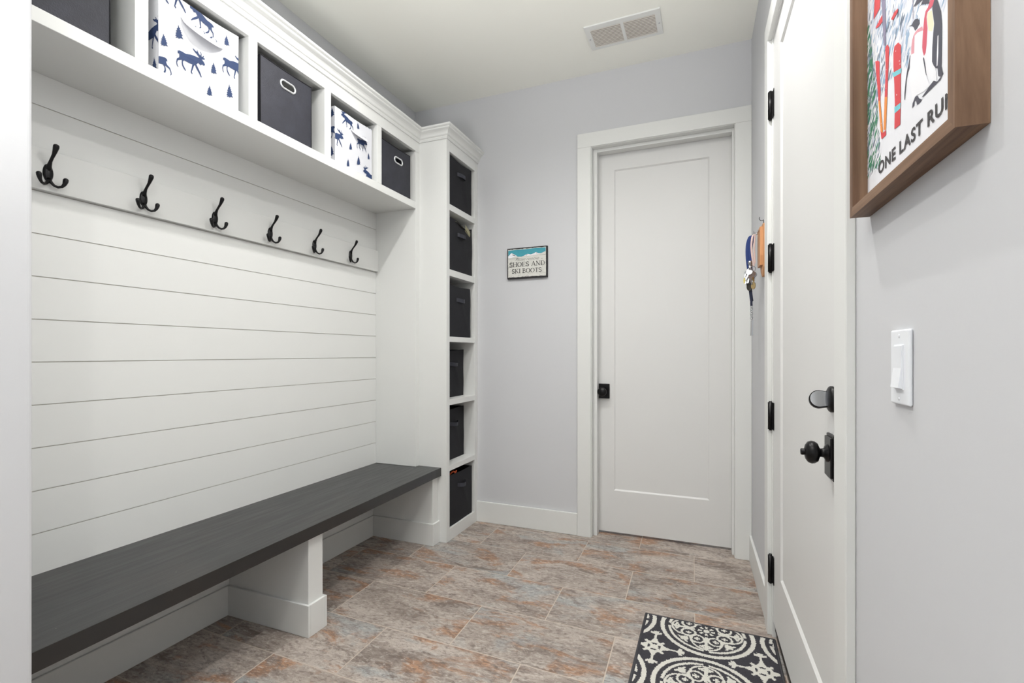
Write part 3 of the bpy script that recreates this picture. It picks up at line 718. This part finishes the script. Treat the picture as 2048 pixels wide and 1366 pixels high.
# cloth bulging from the second bin, cord in the lowest one
mb = MB(); mb.grid(lambda a, b: (-1.500 - 0.10*(1-b) + 0.014*math.sin(PI*a), 2.70 + 0.235*a, 2.022 - 0.055*a*a + 0.012*math.sin(PI*b) - 0.028*b*b + 0.004*math.sin(11*a)), 18, 10)
mb.grid(lambda a, b: (-1.497 + 0.005*math.sin(PI*b), 2.86 + 0.07*a, 2.013 - 0.045*b - 0.03*a), 6, 6)
mb.box(-1.74, -1.60, 2.70, 2.93, 1.90, 1.975)
tag(mb.build('folded_cloth', M_OLIVE), 'olive canvas cloth bunched at the rim of the second tower bin', 'cloth')
mb = MB()
mb.tube([(-1.520,2.70,0.390),(-1.512,2.712,0.402),(-1.505,2.724,0.408),(-1.503,2.734,0.402),(-1.506,2.742,0.392),(-1.512,2.748,0.380)], 0.005, 8)
mb.tube([(-1.510,2.742,0.385),(-1.505,2.750,0.400),(-1.505,2.760,0.404),(-1.510,2.766,0.394),(-1.514,2.768,0.375)], 0.0045, 8)
tag(mb.build('orange_cord', M_ORANGE), 'short loops of orange cord at the rim of the lowest tower bin', 'cord')

# ------------------------------------------------------------------ sign on the back wall
M_TEAL = plain('teal_paint', srgb(62, 152, 168), 0.6, vary=0.12, vscale=20)
M_SNOW = plain('snow_white_paint', srgb(236, 236, 240), 0.6)
M_SIGNW = plain('distressed_whitewash', srgb(212, 212, 206), 0.7, vary=0.14, vscale=40)
M_INK = plain('charcoal_ink', srgb(58, 56, 58), 0.7)
M_SIGNE = plain('black_sign_edge', srgb(34, 32, 34), 0.6)
sg = thing('wall_sign', (-1.114, YB, 1.655), 'small sign reading Please remove SHOES AND SKI BOOTS on the grey back wall', 'sign')
sx0, sx1, sz0, sz1 = -1.255, -0.974, 1.655, 1.859
YS = YB - 0.018
MB().box(sx0, sx1, YS, YB-0.0005, sz0, sz1).build('backing_board', M_SIGNE, sg, bevel=0.001)
mb = MB(); fs = lambda e: (lambda u, v: (sx0 + u, YS - e, sz0 + v))
W_, H_ = sx1-sx0, sz1-sz0
def rough_rect(x0, x1, z0, z1, a=0.0012, seed=3, n=26):
    r = random.Random(seed); p = []
    for k in range(n): p.append((x0+(x1-x0)*k/n, z0 + r.uniform(-a, a*1.6)))
    for k in range(n): p.append((x1 + r.uniform(-a, 0), z0+(z1-z0)*k/n))
    for k in range(n): p.append((x1-(x1-x0)*k/n, z1 + r.uniform(-a*1.6, a)))
    for k in range(n): p.append((x0 + r.uniform(0, a), z1-(z1-z0)*k/n))
    return p
mb.poly(rough_rect(0.006, W_-0.008, 0.010, H_-0.008), fs(0.0006), 0)
mb.poly([(0.008, 0.150), (0.012, 0.155), (0.030, 0.170), (0.045, 0.163), (0.072, 0.147), (0.100, 0.144), (0.125, 0.150), (0.145, 0.156), (0.165, 0.154), (0.185, 0.157), (0.205, 0.163), (0.220, 0.158), (0.240, 0.157), (0.262, 0.166), (W_-0.010, 0.167), (W_-0.010, H_-0.012), (0.2, H_-0.010), (0.12, H_-0.013), (0.06, H_-0.012), (0.008, H_-0.014)], fs(0.0010), 1)
mb.poly([(0.008, 0.140), (0.008, 0.152), (0.028, 0.172), (0.034, 0.171), (0.048, 0.164), (0.073, 0.149), (0.055, 0.148), (0.03, 0.140)], fs(0.0013), 2)
mb.poly([(0.118, 0.148), (0.136, 0.157), (0.147, 0.159), (0.168, 0.154), (0.190, 0.160), (0.205, 0.167), (0.219, 0.158), (0.240, 0.155), (0.2, 0.15), (0.15, 0.146)], fs(0.0013), 2)
for p in ([(0.036,0.160),(0.040,0.163),(0.060,0.153),(0.052,0.152)], [(0.132,0.150),(0.142,0.157),(0.147,0.157),(0.135,0.149)], [(0.205,0.160),(0.217,0.155),(0.206,0.164)]): mb.poly(p, fs(0.0016), 3)
r = random.Random(8)
for zz in (0.133, 0.077):
    mb.poly([(0.008, zz), (0.06, zz+0.001), (0.1, zz), (0.1, zz+0.0012), (0.05, zz+0.0024), (0.008, zz+0.002)], fs(0.0012), 4)
    mb.poly([(W_-0.05, zz+0.012), (W_-0.01, zz+0.014), (W_-0.01, zz+0.0165), (W_-0.05, zz+0.0135)], fs(0.0012), 4)
for _ in range(90):
    u = r.choice((r.uniform(0.008, 0.04), r.uniform(W_-0.05, W_-0.012), r.uniform(0.01, W_-0.015))); v = r.uniform(0.012, 0.07 if 0.04 < u < W_-0.05 else 0.13)
    if 0.04 < u < W_-0.05: v = r.uniform(0.012, 0.03)
    s = r.uniform(0.0008, 0.0035); mb.poly([(u, v), (u+s*2, v+s*0.3), (u+s*1.4, v+s*0.9), (u+s*0.2, v+s*0.6)], fs(0.0012), 4)
pf = mb.build('painted_face', [M_SIGNW, M_TEAL, M_SNOW, M_INK, plain('weathered_grey_paint', srgb(150, 147, 142), 0.8)], sg)
# serif capitals drawn with thick and thin strokes
def stroke(mb, pts, w, fn, m=0):
    for k in range(len(pts)-1):
        a, b = Vector(pts[k]), Vector(pts[k+1]); t = (b-a)
        if t.length < 1e-6: continue
        t.normalize(); nrm = Vector((-t.y, t.x)); w0 = w[k] if isinstance(w, list) else w; w1 = w[k+1] if isinstance(w, list) else w
        a = a - t*0.02; b = b + t*0.02
        q = [a+nrm*w0/2, b+nrm*w1/2, b-nrm*w1/2, a-nrm*w0/2]; mb.quad(*[fn(*p) for p in q], m)
def arc(cx, cy, rx, ry, a0, a1, n=14): return [(cx+rx*math.cos(math.radians(a0+(a1-a0)*k/n)), cy+ry*math.sin(math.radians(a0+(a1-a0)*k/n))) for k in range(n+1)]
TH, TN = 0.13, 0.055
def glyph(c):
    sf = lambda x, y, w=0.26: ([(x-w/2, y), (x+w/2, y)], TN)
    if c == 'H': return 0.86, [([(0.16,0),(0.16,1)],TH), ([(0.70,0),(0.70,1)],TH), ([(0.16,0.5),(0.70,0.5)],TN), sf(0.16,0.02), sf(0.16,0.98), sf(0.70,0.02), sf(0.70,0.98)]
    if c == 'I': return 0.34, [([(0.16,0),(0.16,1)],TH), sf(0.16,0.02), sf(0.16,0.98)]
    if c == 'E': return 0.72, [([(0.16,0),(0.16,1)],TH), ([(0.03,0.02),(0.62,0.02),(0.64,0.22)],TN), ([(0.03,0.98),(0.60,0.98),(0.60,0.80)],TN), ([(0.16,0.5),(0.44,0.5)],TN), ([(0.45,0.42),(0.45,0.58)],TN)]
    if c == 'S': return 0.66, [(arc(0.32,0.74,0.21,0.24,30,270,12)+arc(0.32,0.26,0.23,0.24,90,-150,12), TH*0.9), ([(0.52,0.98),(0.52,0.78)],TN), ([(0.09,0.02),(0.09,0.24)],TN)]
    if c == 'O': return 0.90, [(arc(0.43,0.5,0.35,0.48,0,360,22), [TH if abs(math.cos(math.radians(360*k/22))) > 0.5 else TN*1.2 for k in range(23)])]
    if c == 'A': return 0.84, [([(0.10,0),(0.40,1)],TN), ([(0.40,1),(0.72,0)],TH), ([(0.2,0.34),(0.60,0.34)],TN), sf(0.10,0.02,0.22), sf(0.72,0.02,0.22)]
    if c == 'N': return 0.88, [([(0.16,0),(0.16,1)],TN), ([(0.14,1),(0.70,0)],TH), ([(0.70,0),(0.70,1)],TN), sf(0.16,0.02,0.22), sf(0.12,0.98,0.2), sf(0.70,0.98,0.22)]
    if c == 'D': return 0.86, [([(0.16,0),(0.16,1)],TH), ([(0.03,0.98),(0.35,0.98)]+arc(0.35,0.5,0.38,0.48,90,-90,14)+[(0.03,0.02)], TN*1.5)]
    if c == 'B': return 0.74, [([(0.16,0),(0.16,1)],TH), ([(0.03,0.98),(0.36,0.98)]+arc(0.36,0.76,0.2,0.22,90,-90,8)+[(0.16,0.53)], TN*1.6), ([(0.36,0.53)]+arc(0.37,0.27,0.25,0.25,90,-90,10)+[(0.03,0.02)], TN*1.6)]
    if c == 'K': return 0.84, [([(0.16,0),(0.16,1)],TH), ([(0.62,0.98),(0.16,0.42)],TN), ([(0.32,0.58),(0.70,0.02)],TH), sf(0.16,0.02), sf(0.16,0.98), sf(0.62,0.98,0.22), sf(0.72,0.02,0.2)]
    if c == 'T': return 0.74, [([(0.35,0),(0.35,1)],TH), ([(0.05,0.80),(0.05,0.98),(0.65,0.98),(0.65,0.80)],TN), sf(0.35,0.02)]
    return 0.36, []
def serif_line(mb, s, cx, z, h, width, fn):
    tot = sum(glyph(c)[0] for c in s); k = width/tot; x = cx - width/2
    for c in s:
        w, st = glyph(c)
        for pts, wd in st: stroke(mb, pts, wd, lambda u, v, x=x: fn(x + u*k, z + v*h))
        x += w*k
mb = MB()
serif_line(mb, 'SHOES AND', W_/2+0.001, 0.079, 0.029, 0.252, fs(0.0016)); serif_line(mb, 'SKI BOOTS', W_/2-0.002, 0.036, 0.028, 0.212, fs(0.0016))
vs, fc_ = text_shape('Please remove', 0.030, shear=0.45, spacing=1.02, offset=-0.0006)
i0 = len(mb.v); mb.v += [fs(0.0016)(W_/2 + x*0.92, 0.118 + y + 0.0) for x, y in vs]
for f in fc_: mb.f.append(tuple(i0+k for k in f)); mb.m.append(0); mb.s.append(False)
mb.build('lettering', M_INK, pf)

# ------------------------------------------------------------------ framed print on the right wall
fp = thing('framed_print', (-2.143, 0, 1.407), 'framed penguin and ski print reading ONE LAST RUN, brown wood frame, beside the tall door', 'picture', frame=RF)
s0, s1, q0, q1 = 1.951, 2.336, 1.407, 1.905; FT, FW = 0.031, 0.016
OC = [(s0,q0),(s1,q0),(s1,q1),(s0,q1)]; IC = [(s0+FW,q0+FW),(s1-FW,q0+FW),(s1-FW,q1-FW),(s0+FW,q1-FW)]
for k in range(4):
    l = (k+1) % 4
    MB().prism([OC[k], OC[l], IC[l], IC[k]], lambda u, v, t: (-u, t, v), 0.0005, FT).build('frame_rail', M_WOODH if k % 2 == 0 else M_WOODV, fp, bevel=0.0008)
ART_M = {'white': srgb(232,232,236), 'cream': srgb(226,222,192), 'ink': srgb(70,70,82), 'pink': srgb(214,150,160), 'rose': srgb(204,86,104), 'red': srgb(206,66,72), 'orange': srgb(228,140,66),
         'cyan': srgb(116,196,206), 'mauve': srgb(132,126,150), 'blue': srgb(150,174,200), 'pale': srgb(206,212,226), 'green': srgb(60,128,96), 'slate': srgb(104,116,134)}
names = list(ART_M); mats = [plain('print_paper', srgb(228, 229, 234), 0.6)] + [plain('print_ink_' + k, ART_M[k], 0.65) for k in names]
PN = 0.008; fa = lambda e: (lambda s, z: (-s, PN + e, z))
mb = MB(); mb.box(-s1+FW, -s0-FW, 0.001, PN, q0+FW, q1-FW, 0)
r = random.Random(5); A0, A1, B0, B1 = s0+FW, s1-FW, q0+FW, q1-FW
def dab(s, z, l, w, ang, c, e):
    ca, sa = math.cos(ang), math.sin(ang)
    q = [(-l,-w*0.3),(-l*0.3,-w),(l*0.6,-w*0.7),(l,w*0.2),(l*0.2,w),(-l*0.7,w*0.6)]
    q = [(min(A1, max(A0, s + x*ca - y*sa)), min(B1, max(B0, z + x*sa + y*ca))) for x, y in q]
    mb.poly(q, fa(e), 1+names.index(c))
for _ in range(1500):       # winter sky washes
    s = r.uniform(A0, A1); z = r.uniform(1.585, 1.885)
    if z < 1.60 + 0.05*math.sin(s*40) and r.random() < 0.6: continue
    dab(s, z, r.uniform(0.004, 0.013), r.uniform(0.0015, 0.004), r.uniform(0.5, 1.3), r.choice(('blue','pale','blue','slate','pale','white')), 0.00005 + 0.00015*r.random())
for _ in range(900):       # snowy fir on the left and a second one at the right edge
    if r.random() < 0.75:
        z = r.uniform(1.475, 1.74); h = (1.76-z)/0.28; s = A0 + r.uniform(-0.01, 0.062)*min(1.0, h*1.1)
    else:
        z = r.uniform(1.585, 1.80); s = A1 - r.uniform(0.0, 0.035)
    dab(s, z, r.uniform(0.004, 0.012), r.uniform(0.0013, 0.0034), r.uniform(0.5, 1.0), r.choice(('green','green','white','slate','green','pale')), 0.00025 + 0.00015*r.random())
for i, (c, pts) in enumerate(ART):
    pts = [(min(A1, max(A0, a)), min(B1, max(B0, b))) for a, b in pts]
    mb.poly(pts, fa(0.00045 + 0.000012*i), 1+names.index(c))
# the parts of the birds and lift above the picture edge
for c, pts in (('ink', [(2.163,1.648),(2.175,1.651),(2.183,1.660),(2.196,1.666),(2.212,1.660),(2.216,1.645),(2.205,1.634),(2.188,1.640)]),
               ('mauve', [(2.040,1.74),(2.050,1.735),(2.050,1.88),(2.040,1.88)]), ('slate', [(2.00,1.79),(2.12,1.83),(2.12,1.833),(2.00,1.793)]),
               ('red', [(2.00,1.735),(2.03,1.735),(2.035,1.765),(2.005,1.765)]), ('ink', [(2.222,1.622),(2.232,1.613),(2.226,1.640),(2.212,1.652)])):
    mb.poly(pts, fa(0.0008), 1+names.index(c))
for _ in range(150):      # falling snow
    s = r.uniform(A0+0.004, A1-0.004); z = r.uniform(1.50, 1.88); a = r.uniform(0.0007, 0.0015)
    mb.poly([(s-a, z), (s, z-a), (s+a, z), (s, z+a)], fa(0.0009), 1)
pr_ = mb.build('print', mats, fp)
vs, fc_ = text_shape('ONE LAST RUN', 0.0268, spacing=1.12, offset=0.0007)
xs_ = [v[0] for v in vs]; k = 0.256/(max(xs_)-min(xs_)); mb = MB()
mb.v = [(-(2.023 + (x-min(xs_))*k), PN + 0.0008, 1.4595 + y) for x, y in vs]; mb.f = list(fc_); mb.m = [0]*len(fc_); mb.s = [False]*len(fc_)
mb.build('lettering', M_INK, pr_)

# ------------------------------------------------------------------ light switch
sw = thing('light_switch', (-2.103, 0, 1.081), 'white rocker light switch on the grey wall beside the tall door', 'light switch', frame=RF)
wp = MB().box(-2.139, -2.068, 0.0003, 0.0058, 1.0815, 1.1955).build('wall_plate', M_PLASTIC, sw, bevel=0.004, seg=4)
mb = MB(); mb.box(-2.1205, -2.0865, 0.0055, 0.0072, 1.1045, 1.1725); rf_ = mb.build('rocker_frame', M_PLASTIC, sw, bevel=0.0006)
mb = MB()
a0_, a1_ = -2.1185, -2.0885
pr = [(0.0071, 1.106), (0.0125, 1.1075), (0.0085, 1.137), (0.0088, 1.1705), (0.0071, 1.171)]
mb.prism(pr, lambda u, v, t: (t, u, v), a0_, a1_); mb.build('rocker', M_PLASTIC, rf_, bevel=0.0004)
for zz in (1.186, 1.0905):
    MB().lathe([(0.0028,0.0055),(0.0028,0.0064),(0.0,0.0066)], lambda a, b, h, zz=zz: (-2.103+a, h, zz+b), 12).build('screw', M_PLASTIC, wp)

# ------------------------------------------------------------------ key rack with keys and lanyards
kr = thing('key_rack', (-0.53, 0, 1.51), 'honey wood key plaque with a black cup hook on top, beside the tall door', 'key rack', frame=RF)
out = [(0.468,1.735),(0.480,1.742),(0.575,1.742),(0.588,1.735),(0.592,1.60),(0.586,1.545),(0.560,1.512),(0.535,1.506),(0.495,1.530),(0.466,1.56)]
MB().prism(out, lambda u, v, t: (-u, t, v), 0.002, 0.012).build('plaque', M_OAK, kr, bevel=0.002)
out2 = [(0.475,1.728),(0.568,1.728),(0.572,1.60),(0.565,1.556),(0.48,1.556),(0.473,1.60)]
MB().prism(out2, lambda u, v, t: (-u, t, v), 0.0121, 0.024).build('front_block', M_OAK, kr, bevel=0.002)
hookp = [(-0.578,0.010,1.741),(-0.578,0.010,1.752)] + [(-0.578, 0.018 + 0.010*math.cos(math.radians(a)), 1.762 + 0.010*math.sin(math.radians(a))) for a in range(-140, 60, 20)]
MB().tube(hookp, 0.0013, 8).build('cup_hook', M_HOOK, kr)
for sx in (0.490, 0.515, 0.540, 0.560):
    pp = [(-sx, 0.024, 1.712), (-sx, 0.033, 1.712)] + [(-sx, 0.040 + 0.009*math.cos(math.radians(a)), 1.712 + 0.009*math.sin(math.radians(a))) for a in range(-160, 20, 20)]
    MB().tube(pp, 0.0015, 8).build('peg_hook', M_STEEL, kr)
M_LBLUE = plain('navy_lanyard_webbing', srgb(28, 52, 110), 0.8, bump=0.3, bscale=120)
M_LNAVY = plain('dark_navy_strap', srgb(22, 28, 52), 0.8)
M_LPINK = plain('faded_pink_ribbon', srgb(214, 190, 184), 0.8, bump=0.3, bscale=120)
M_TAG = plain('yellow_plastic_tag', srgb(206, 192, 110), 0.5)
M_LEATHER = plain('dark_leather_fob', srgb(48, 44, 38), 0.6)
def strap(mb, pts, w, axis=(1,0,0), m=0):
    """flat webbing along pts, w wide along axis"""
    A = Vector(axis).normalized()*w/2; P = [Vector(p) for p in pts]; i = len(mb.v); n = len(P); T = 0.0012
    for k in range(n):
        t = (P[min(k+1,n-1)] - P[max(k-1,0)]).normalized(); q = t.cross(A).normalized()*T
        mb.v += [tuple(P[k]-A+q), tuple(P[k]+A+q), tuple(P[k]+A-q), tuple(P[k]-A-q)]
    for k in range(n-1):
        for j in range(4):
            a = i+k*4+j; b = i+k*4+(j+1) % 4; mb.f.append((a, b, b+4, a+4)); mb.m.append(m); mb.s.append(False)
    mb.f.append((i, i+1, i+2, i+3)); mb.m.append(m); mb.s.append(False); e = i+(n-1)*4; mb.f.append((e, e+3, e+2, e+1)); mb.m.append(m); mb.s.append(False)
def smooth_path(p, n=6):
    P = [Vector(q) for q in p]; out = []
    for k in range(len(P)-1):
        a, b, c, d = P[max(k-1,0)], P[k], P[k+1], P[min(k+2, len(P)-1)]
        for j in range(n):
            t = j/n; out.append(0.5*((2*b) + (c-a)*t + (2*a-5*b+4*c-d)*t*t + (3*b-a-3*c+d)*t**3))
    return out + [P[-1]]
mb = MB()
strap(mb, smooth_path([(-0.490,0.042,1.708),(-0.492,0.056,1.700),(-0.492,0.066,1.665),(-0.492,0.067,1.61),(-0.492,0.061,1.55),(-0.492,0.056,1.525)]), 0.017, (0.25,1,0))
strap(mb, smooth_path([(-0.500,0.040,1.706),(-0.503,0.047,1.690),(-0.503,0.054,1.65),(-0.502,0.056,1.59),(-0.500,0.054,1.53)]), 0.015, (0.5,1,0))
ln = mb.build('lanyard', M_LBLUE, frame=RF); tag(ln, 'blue webbing lanyard looped over the key rack', 'lanyard')
mb = MB()
strap(mb, smooth_path([(-0.518,0.040,1.707),(-0.520,0.050,1.695),(-0.520,0.054,1.65),(-0.522,0.050,1.60),(-0.522,0.044,1.56)]), 0.010, (1,0.7,0))
strap(mb, smooth_path([(-0.524,0.037,1.707),(-0.527,0.041,1.690),(-0.528,0.043,1.64),(-0.526,0.040,1.57)]), 0.009, (1,0.5,0))
tag(mb.build('ribbon_lanyard', M_LPINK, frame=RF), 'faded pink ribbon hanging between the blue lanyard and the wooden key plaque', 'lanyard')
def ring_path(c, rr, ax=(0,1,0), n=18):
    A = Vector(ax).normalized(); U = A.orthogonal().normalized(); V = A.cross(U); C = Vector(c)
    return [C + U*rr*math.cos(2*PI*k/n) + V*rr*math.sin(2*PI*k/n) for k in range(n+1)]
def key_mesh(mb, c, L, dirv, side, m=0):
    K = 1.25
    """bow, blade and teeth of one key, hanging along dirv"""
    D = Vector(dirv).normalized(); Sd = Vector(side); Sd = (Sd - D*Sd.dot(D)).normalized(); N = D.cross(Sd); C = Vector(c)
    out = [(0.011*K*math.cos(a*PI/8), 0.011*K*math.sin(a*PI/8)) for a in range(2, 15)]
    out = [(-x, y) for x, y in out]
    blade = [(0.008,-0.0045),(L,-0.0045),(L+0.004,0.0),(L,0.003),(L-0.005,0.0015),(L-0.009,0.004),(L-0.013,0.0018),(L-0.018,0.0042),(L-0.022,0.0025),(0.008,0.0045)]
    fn = lambda u, v, t: tuple(C + D*u + Sd*v + N*t)
    mb.prism(out, fn, -0.0011, 0.0011, m); mb.prism(blade, fn, -0.0009, 0.0009, m)
kk = thing('key_bunch', (-0.505, 0.055, 1.43), 'bunch of steel and brass keys with tags hanging below the wooden key plaque', 'keys', frame=RF)
rk = random.Random(4)
mb = MB()
for c in ((-0.500,0.056,1.530),(-0.512,0.048,1.548),(-0.505,0.066,1.512)): mb.tube(ring_path(c, 0.013, (1,0.4,0.2)), 0.0013, 6, caps=False)
mb.tube(smooth_path([(-0.505,0.050,1.575),(-0.505,0.056,1.560),(-0.505,0.052,1.54)]), [0.004]*13, 8)
mb.build('split_rings', M_STEEL, kk)
mb = MB(); mb.lathe([(0.0065,0.0),(0.0075,0.010),(0.005,0.016),(0.009,0.020),(0.009,0.032),(0.004,0.036),(0.0,0.036)], lambda a, b, h: (-0.505+a, 0.058+b, 1.553+h), 12)
mb.tube(ring_path((-0.503,0.060,1.536), 0.014, (1,0.1,0)), 0.0034, 8, caps=False); mb.build('clasp', M_STEEL, kk)
for j in range(13):
    c = (-0.490 - rk.uniform(0, 0.035), 0.038 + rk.uniform(0, 0.034), 1.522 + rk.uniform(-0.006, 0.012))
    mb = MB(); key_mesh(mb, c, rk.uniform(0.036, 0.050), (rk.uniform(-0.25, 0.25), rk.uniform(-0.4, 0.5), -1), (rk.uniform(-0.4, 0.5), 1, 0))
    mb.build('key', M_BRASS if j == 6 else M_STEEL, kk)
for (c, w, h, mt, nm) in (((-0.500,0.080,1.497), 0.005, 0.014, M_TAG, 'yellow_tag'), ((-0.508,0.060,1.468), 0.014, 0.020, M_LEATHER, 'leather_fob'), ((-0.520,0.046,1.470), 0.010, 0.017, M_BRASS, 'round_fob')):
    mb = MB(); ov = [(w*math.cos(a*PI/10), h*math.sin(a*PI/10)) for a in range(20)]
    mb.prism(ov, lambda u, v, t, c=c: (c[0] + u*0.6 + t*0.7, c[1] + u*0.8 - t*0.5, c[2] + v), -0.003, 0.003); mb.build(nm, mt, kk, bevel=0.0008)
mb = MB(); mb.tube(smooth_path([(-0.505,0.056,1.462),(-0.500,0.060,1.450),(-0.497,0.054,1.440),(-0.505,0.050,1.445)]), 0.0022, 8); mb.build('red_loop', plain('red_cord', srgb(176, 48, 36), 0.6), kk)
cs = thing('key_strap', (-0.505, 0.054, 1.238), 'dark navy key strap ending in a chain and silver bar, lowest on the key rack', 'key strap', frame=RF)
mb = MB(); strap(mb, smooth_path([(-0.505,0.058,1.50),(-0.505,0.057,1.455),(-0.505,0.054,1.425),(-0.505,0.051,1.400)]), 0.014, (0.5,1,0))
strap(mb, smooth_path([(-0.507,0.052,1.405),(-0.507,0.053,1.39),(-0.507,0.052,1.378)]), 0.010, (0.5,1,0)); mb.build('webbing', M_LNAVY, cs)
mb = MB(); zc = 1.374
for j in range(6):
    mb.tube(ring_path((-0.505, 0.052, zc - 0.0105*j), 0.0062, (1,0.6,0) if j % 2 else (0.5,-1,0)), 0.0014, 6, caps=False)
mb.build('chain', M_STEEL, cs)
mb = MB(); mb.prism([(-0.016,0),(0.016,0),(0.018,-0.070),(-0.018,-0.070)], lambda u, v, t: (-0.505+u*0.9+t*0.2, 0.050+t+v*-0.03+u*0.12, 1.311+v), -0.002, 0.002); mb.build('silver_bar', M_STEEL, cs, bevel=0.0006)

# ------------------------------------------------------------------ door mat
M_PILED = plain('charcoal_mat_pile', srgb(70, 69, 74), 0.95, spec=0.1, bump=0.9, bscale=260, vary=0.25, vscale=150)
M_PILEL = plain('ivory_mat_pile', srgb(222, 220, 212), 0.95, spec=0.1, bump=0.9, bscale=260, vary=0.08, vscale=150)
def seg_d(px, py, ax, ay, bx, by):
    dx, dy = bx-ax, by-ay; t = max(0, min(1, ((px-ax)*dx+(py-ay)*dy)/(dx*dx+dy*dy))); return math.hypot(px-ax-dx*t, py-ay-dy*t)
def medallion(x, y):
    r = math.hypot(x, y)
    if r > 0.186: return False
    if 0.165 < r < 0.182: return True
    if 0.139 < r < 0.150 and abs(math.sin(2*math.atan2(y, x))) > 0.12: return True
    ax, ay = abs(x), abs(y)
    # centre flower of dots
    if r < 0.012: return True
    th = math.atan2(y, x)
    if 0.018 < r < 0.034 and math.cos(8*th) > 0.0: return True
    # four quatrefoil loops with a curl inside each
    for cx, cy in ((0.0, 0.088), (0.088, 0.0)):
        d = math.hypot(ax-cx, ay-cy) if cx or cy else 9
    for sx, sy in ((0.034, 0.068), (0.068, 0.034)):
        d = math.hypot(ax-sx, ay-sy)
        if 0.022 < d < 0.031 and r > 0.040: return True
        if d < 0.011 and abs(math.sin(2*math.atan2(ay-sy, ax-sx))) < 0.85: return True
        if d < 0.006: return True
    # big lobes joining the loops to the ring
    for cx, cy in ((0.0, 0.078), (0.078, 0.0)):
        d = math.hypot(ax-cx, ay-cy)
        if 0.052 < d < 0.060 and r > 0.078: return True
    # fleur on each axis
    for a, b in ((ax, ay), (ay, ax)):
        if a < 0.006 and 0.044 < b < 0.135: return True
        if a < 0.018 and abs(b - 0.104 - 0.5*a) < 0.005: return True
        if a < 0.026 and abs(b - 0.124 + 0.4*a) < 0.0045: return True
    # leaf on each diagonal
    p, q = (ax+ay)/1.41421, abs(ax-ay)/1.41421
    if 0.098 < p < 0.134:
        w = 0.014*math.sin(PI*(p-0.098)/0.036)
        if q < w + 0.002: return True
    if 0.112 < p < 0.128 and q < 0.026 and abs(p - 0.118 - 0.35*q) < 0.005: return True
    return False
def star(x, y):
    r = math.hypot(x, y); ax, ay = abs(x), abs(y)
    if r < 0.016: return True
    if 0.0245 < r < 0.038: return True
    for a, b in ((ax, ay), (ay, ax)):
        if 0.036 < b < 0.112:
            if a < 0.0045 + 0.010*max(0.0, (0.06-b)/0.024): return True
            if abs(b-0.092-0.35*a) < 0.007 and a < 0.022: return True
            if abs(b-0.104) < 0.008 and a < 0.010: return True
    p, q = (ax+ay)/1.41421, abs(ax-ay)/1.41421
    if p < 0.052 and q < 0.006: return True
    return False
def mat_pattern(x, y):
    px, py = 0.380, 0.380; cx, cy = -0.010, 2.166
    u = (x-cx+px/2) % px - px/2; v = (y-cy+py/2) % py - py/2
    if medallion(u, v): return True
    u = (x-cx) % px - px/2; v = (y-cy) % py - py/2
    return star(u, v)
def build_mat():
    mb = MB(); X0, X1, Y0, Y1 = -0.258, 0.244, 1.450, 2.218; cs_ = 0.0026
    nx, ny = int((X1-X0)/cs_), int((Y1-Y0)/cs_); rr = random.Random(11)
    xf = lambda x, y, z: (x, y - 0.022*(x - X0), z)
    hgt = [[0.0105 + rr.uniform(-0.0009, 0.0009) for _ in range(ny+1)] for _ in range(nx+1)]
    base = 0
    for i in range(nx+1):
        for j in range(ny+1):
            e = min(i, nx-i, j, ny-j); h = hgt[i][j] if e > 1 else 0.007
            mb.v.append(xf(X0+cs_*i, Y0+cs_*j, h))
    for i in range(nx):
        for j in range(ny):
            x = X0+cs_*(i+0.5) + rr.uniform(-0.0011, 0.0011); y = Y0+cs_*(j+0.5) + rr.uniform(-0.0011, 0.0011)
            m = 1 if (min(i, nx-1-i, j, ny-1-j) > 2 and mat_pattern(x, y)) else 0
            k = i*(ny+1)+j; mb.f.append((k, k+ny+1, k+ny+2, k+1)); mb.m.append(m); mb.s.append(True)
    t = thing('door_mat', ((X0+X1)/2, (Y0+Y1)/2, 0), 'charcoal and ivory medallion patterned mat on the tile floor before the tall door', 'mat')
    mb.build('pile', [M_PILED, M_PILEL], t)
    eb = MB(); loop = [(X0,Y0),(X1,Y0),(X1,Y1),(X0,Y1),(X0,Y0)]
    for a, b in zip(loop[:-1], loop[1:]): eb.tube([xf(a[0], a[1], 0.0052), xf(b[0], b[1], 0.0052)], 0.0050, 8)
    eb.build('edge_binding', plain('charcoal_binding', srgb(70, 70, 74), 0.9, bump=0.4, bscale=200), t)
build_mat()
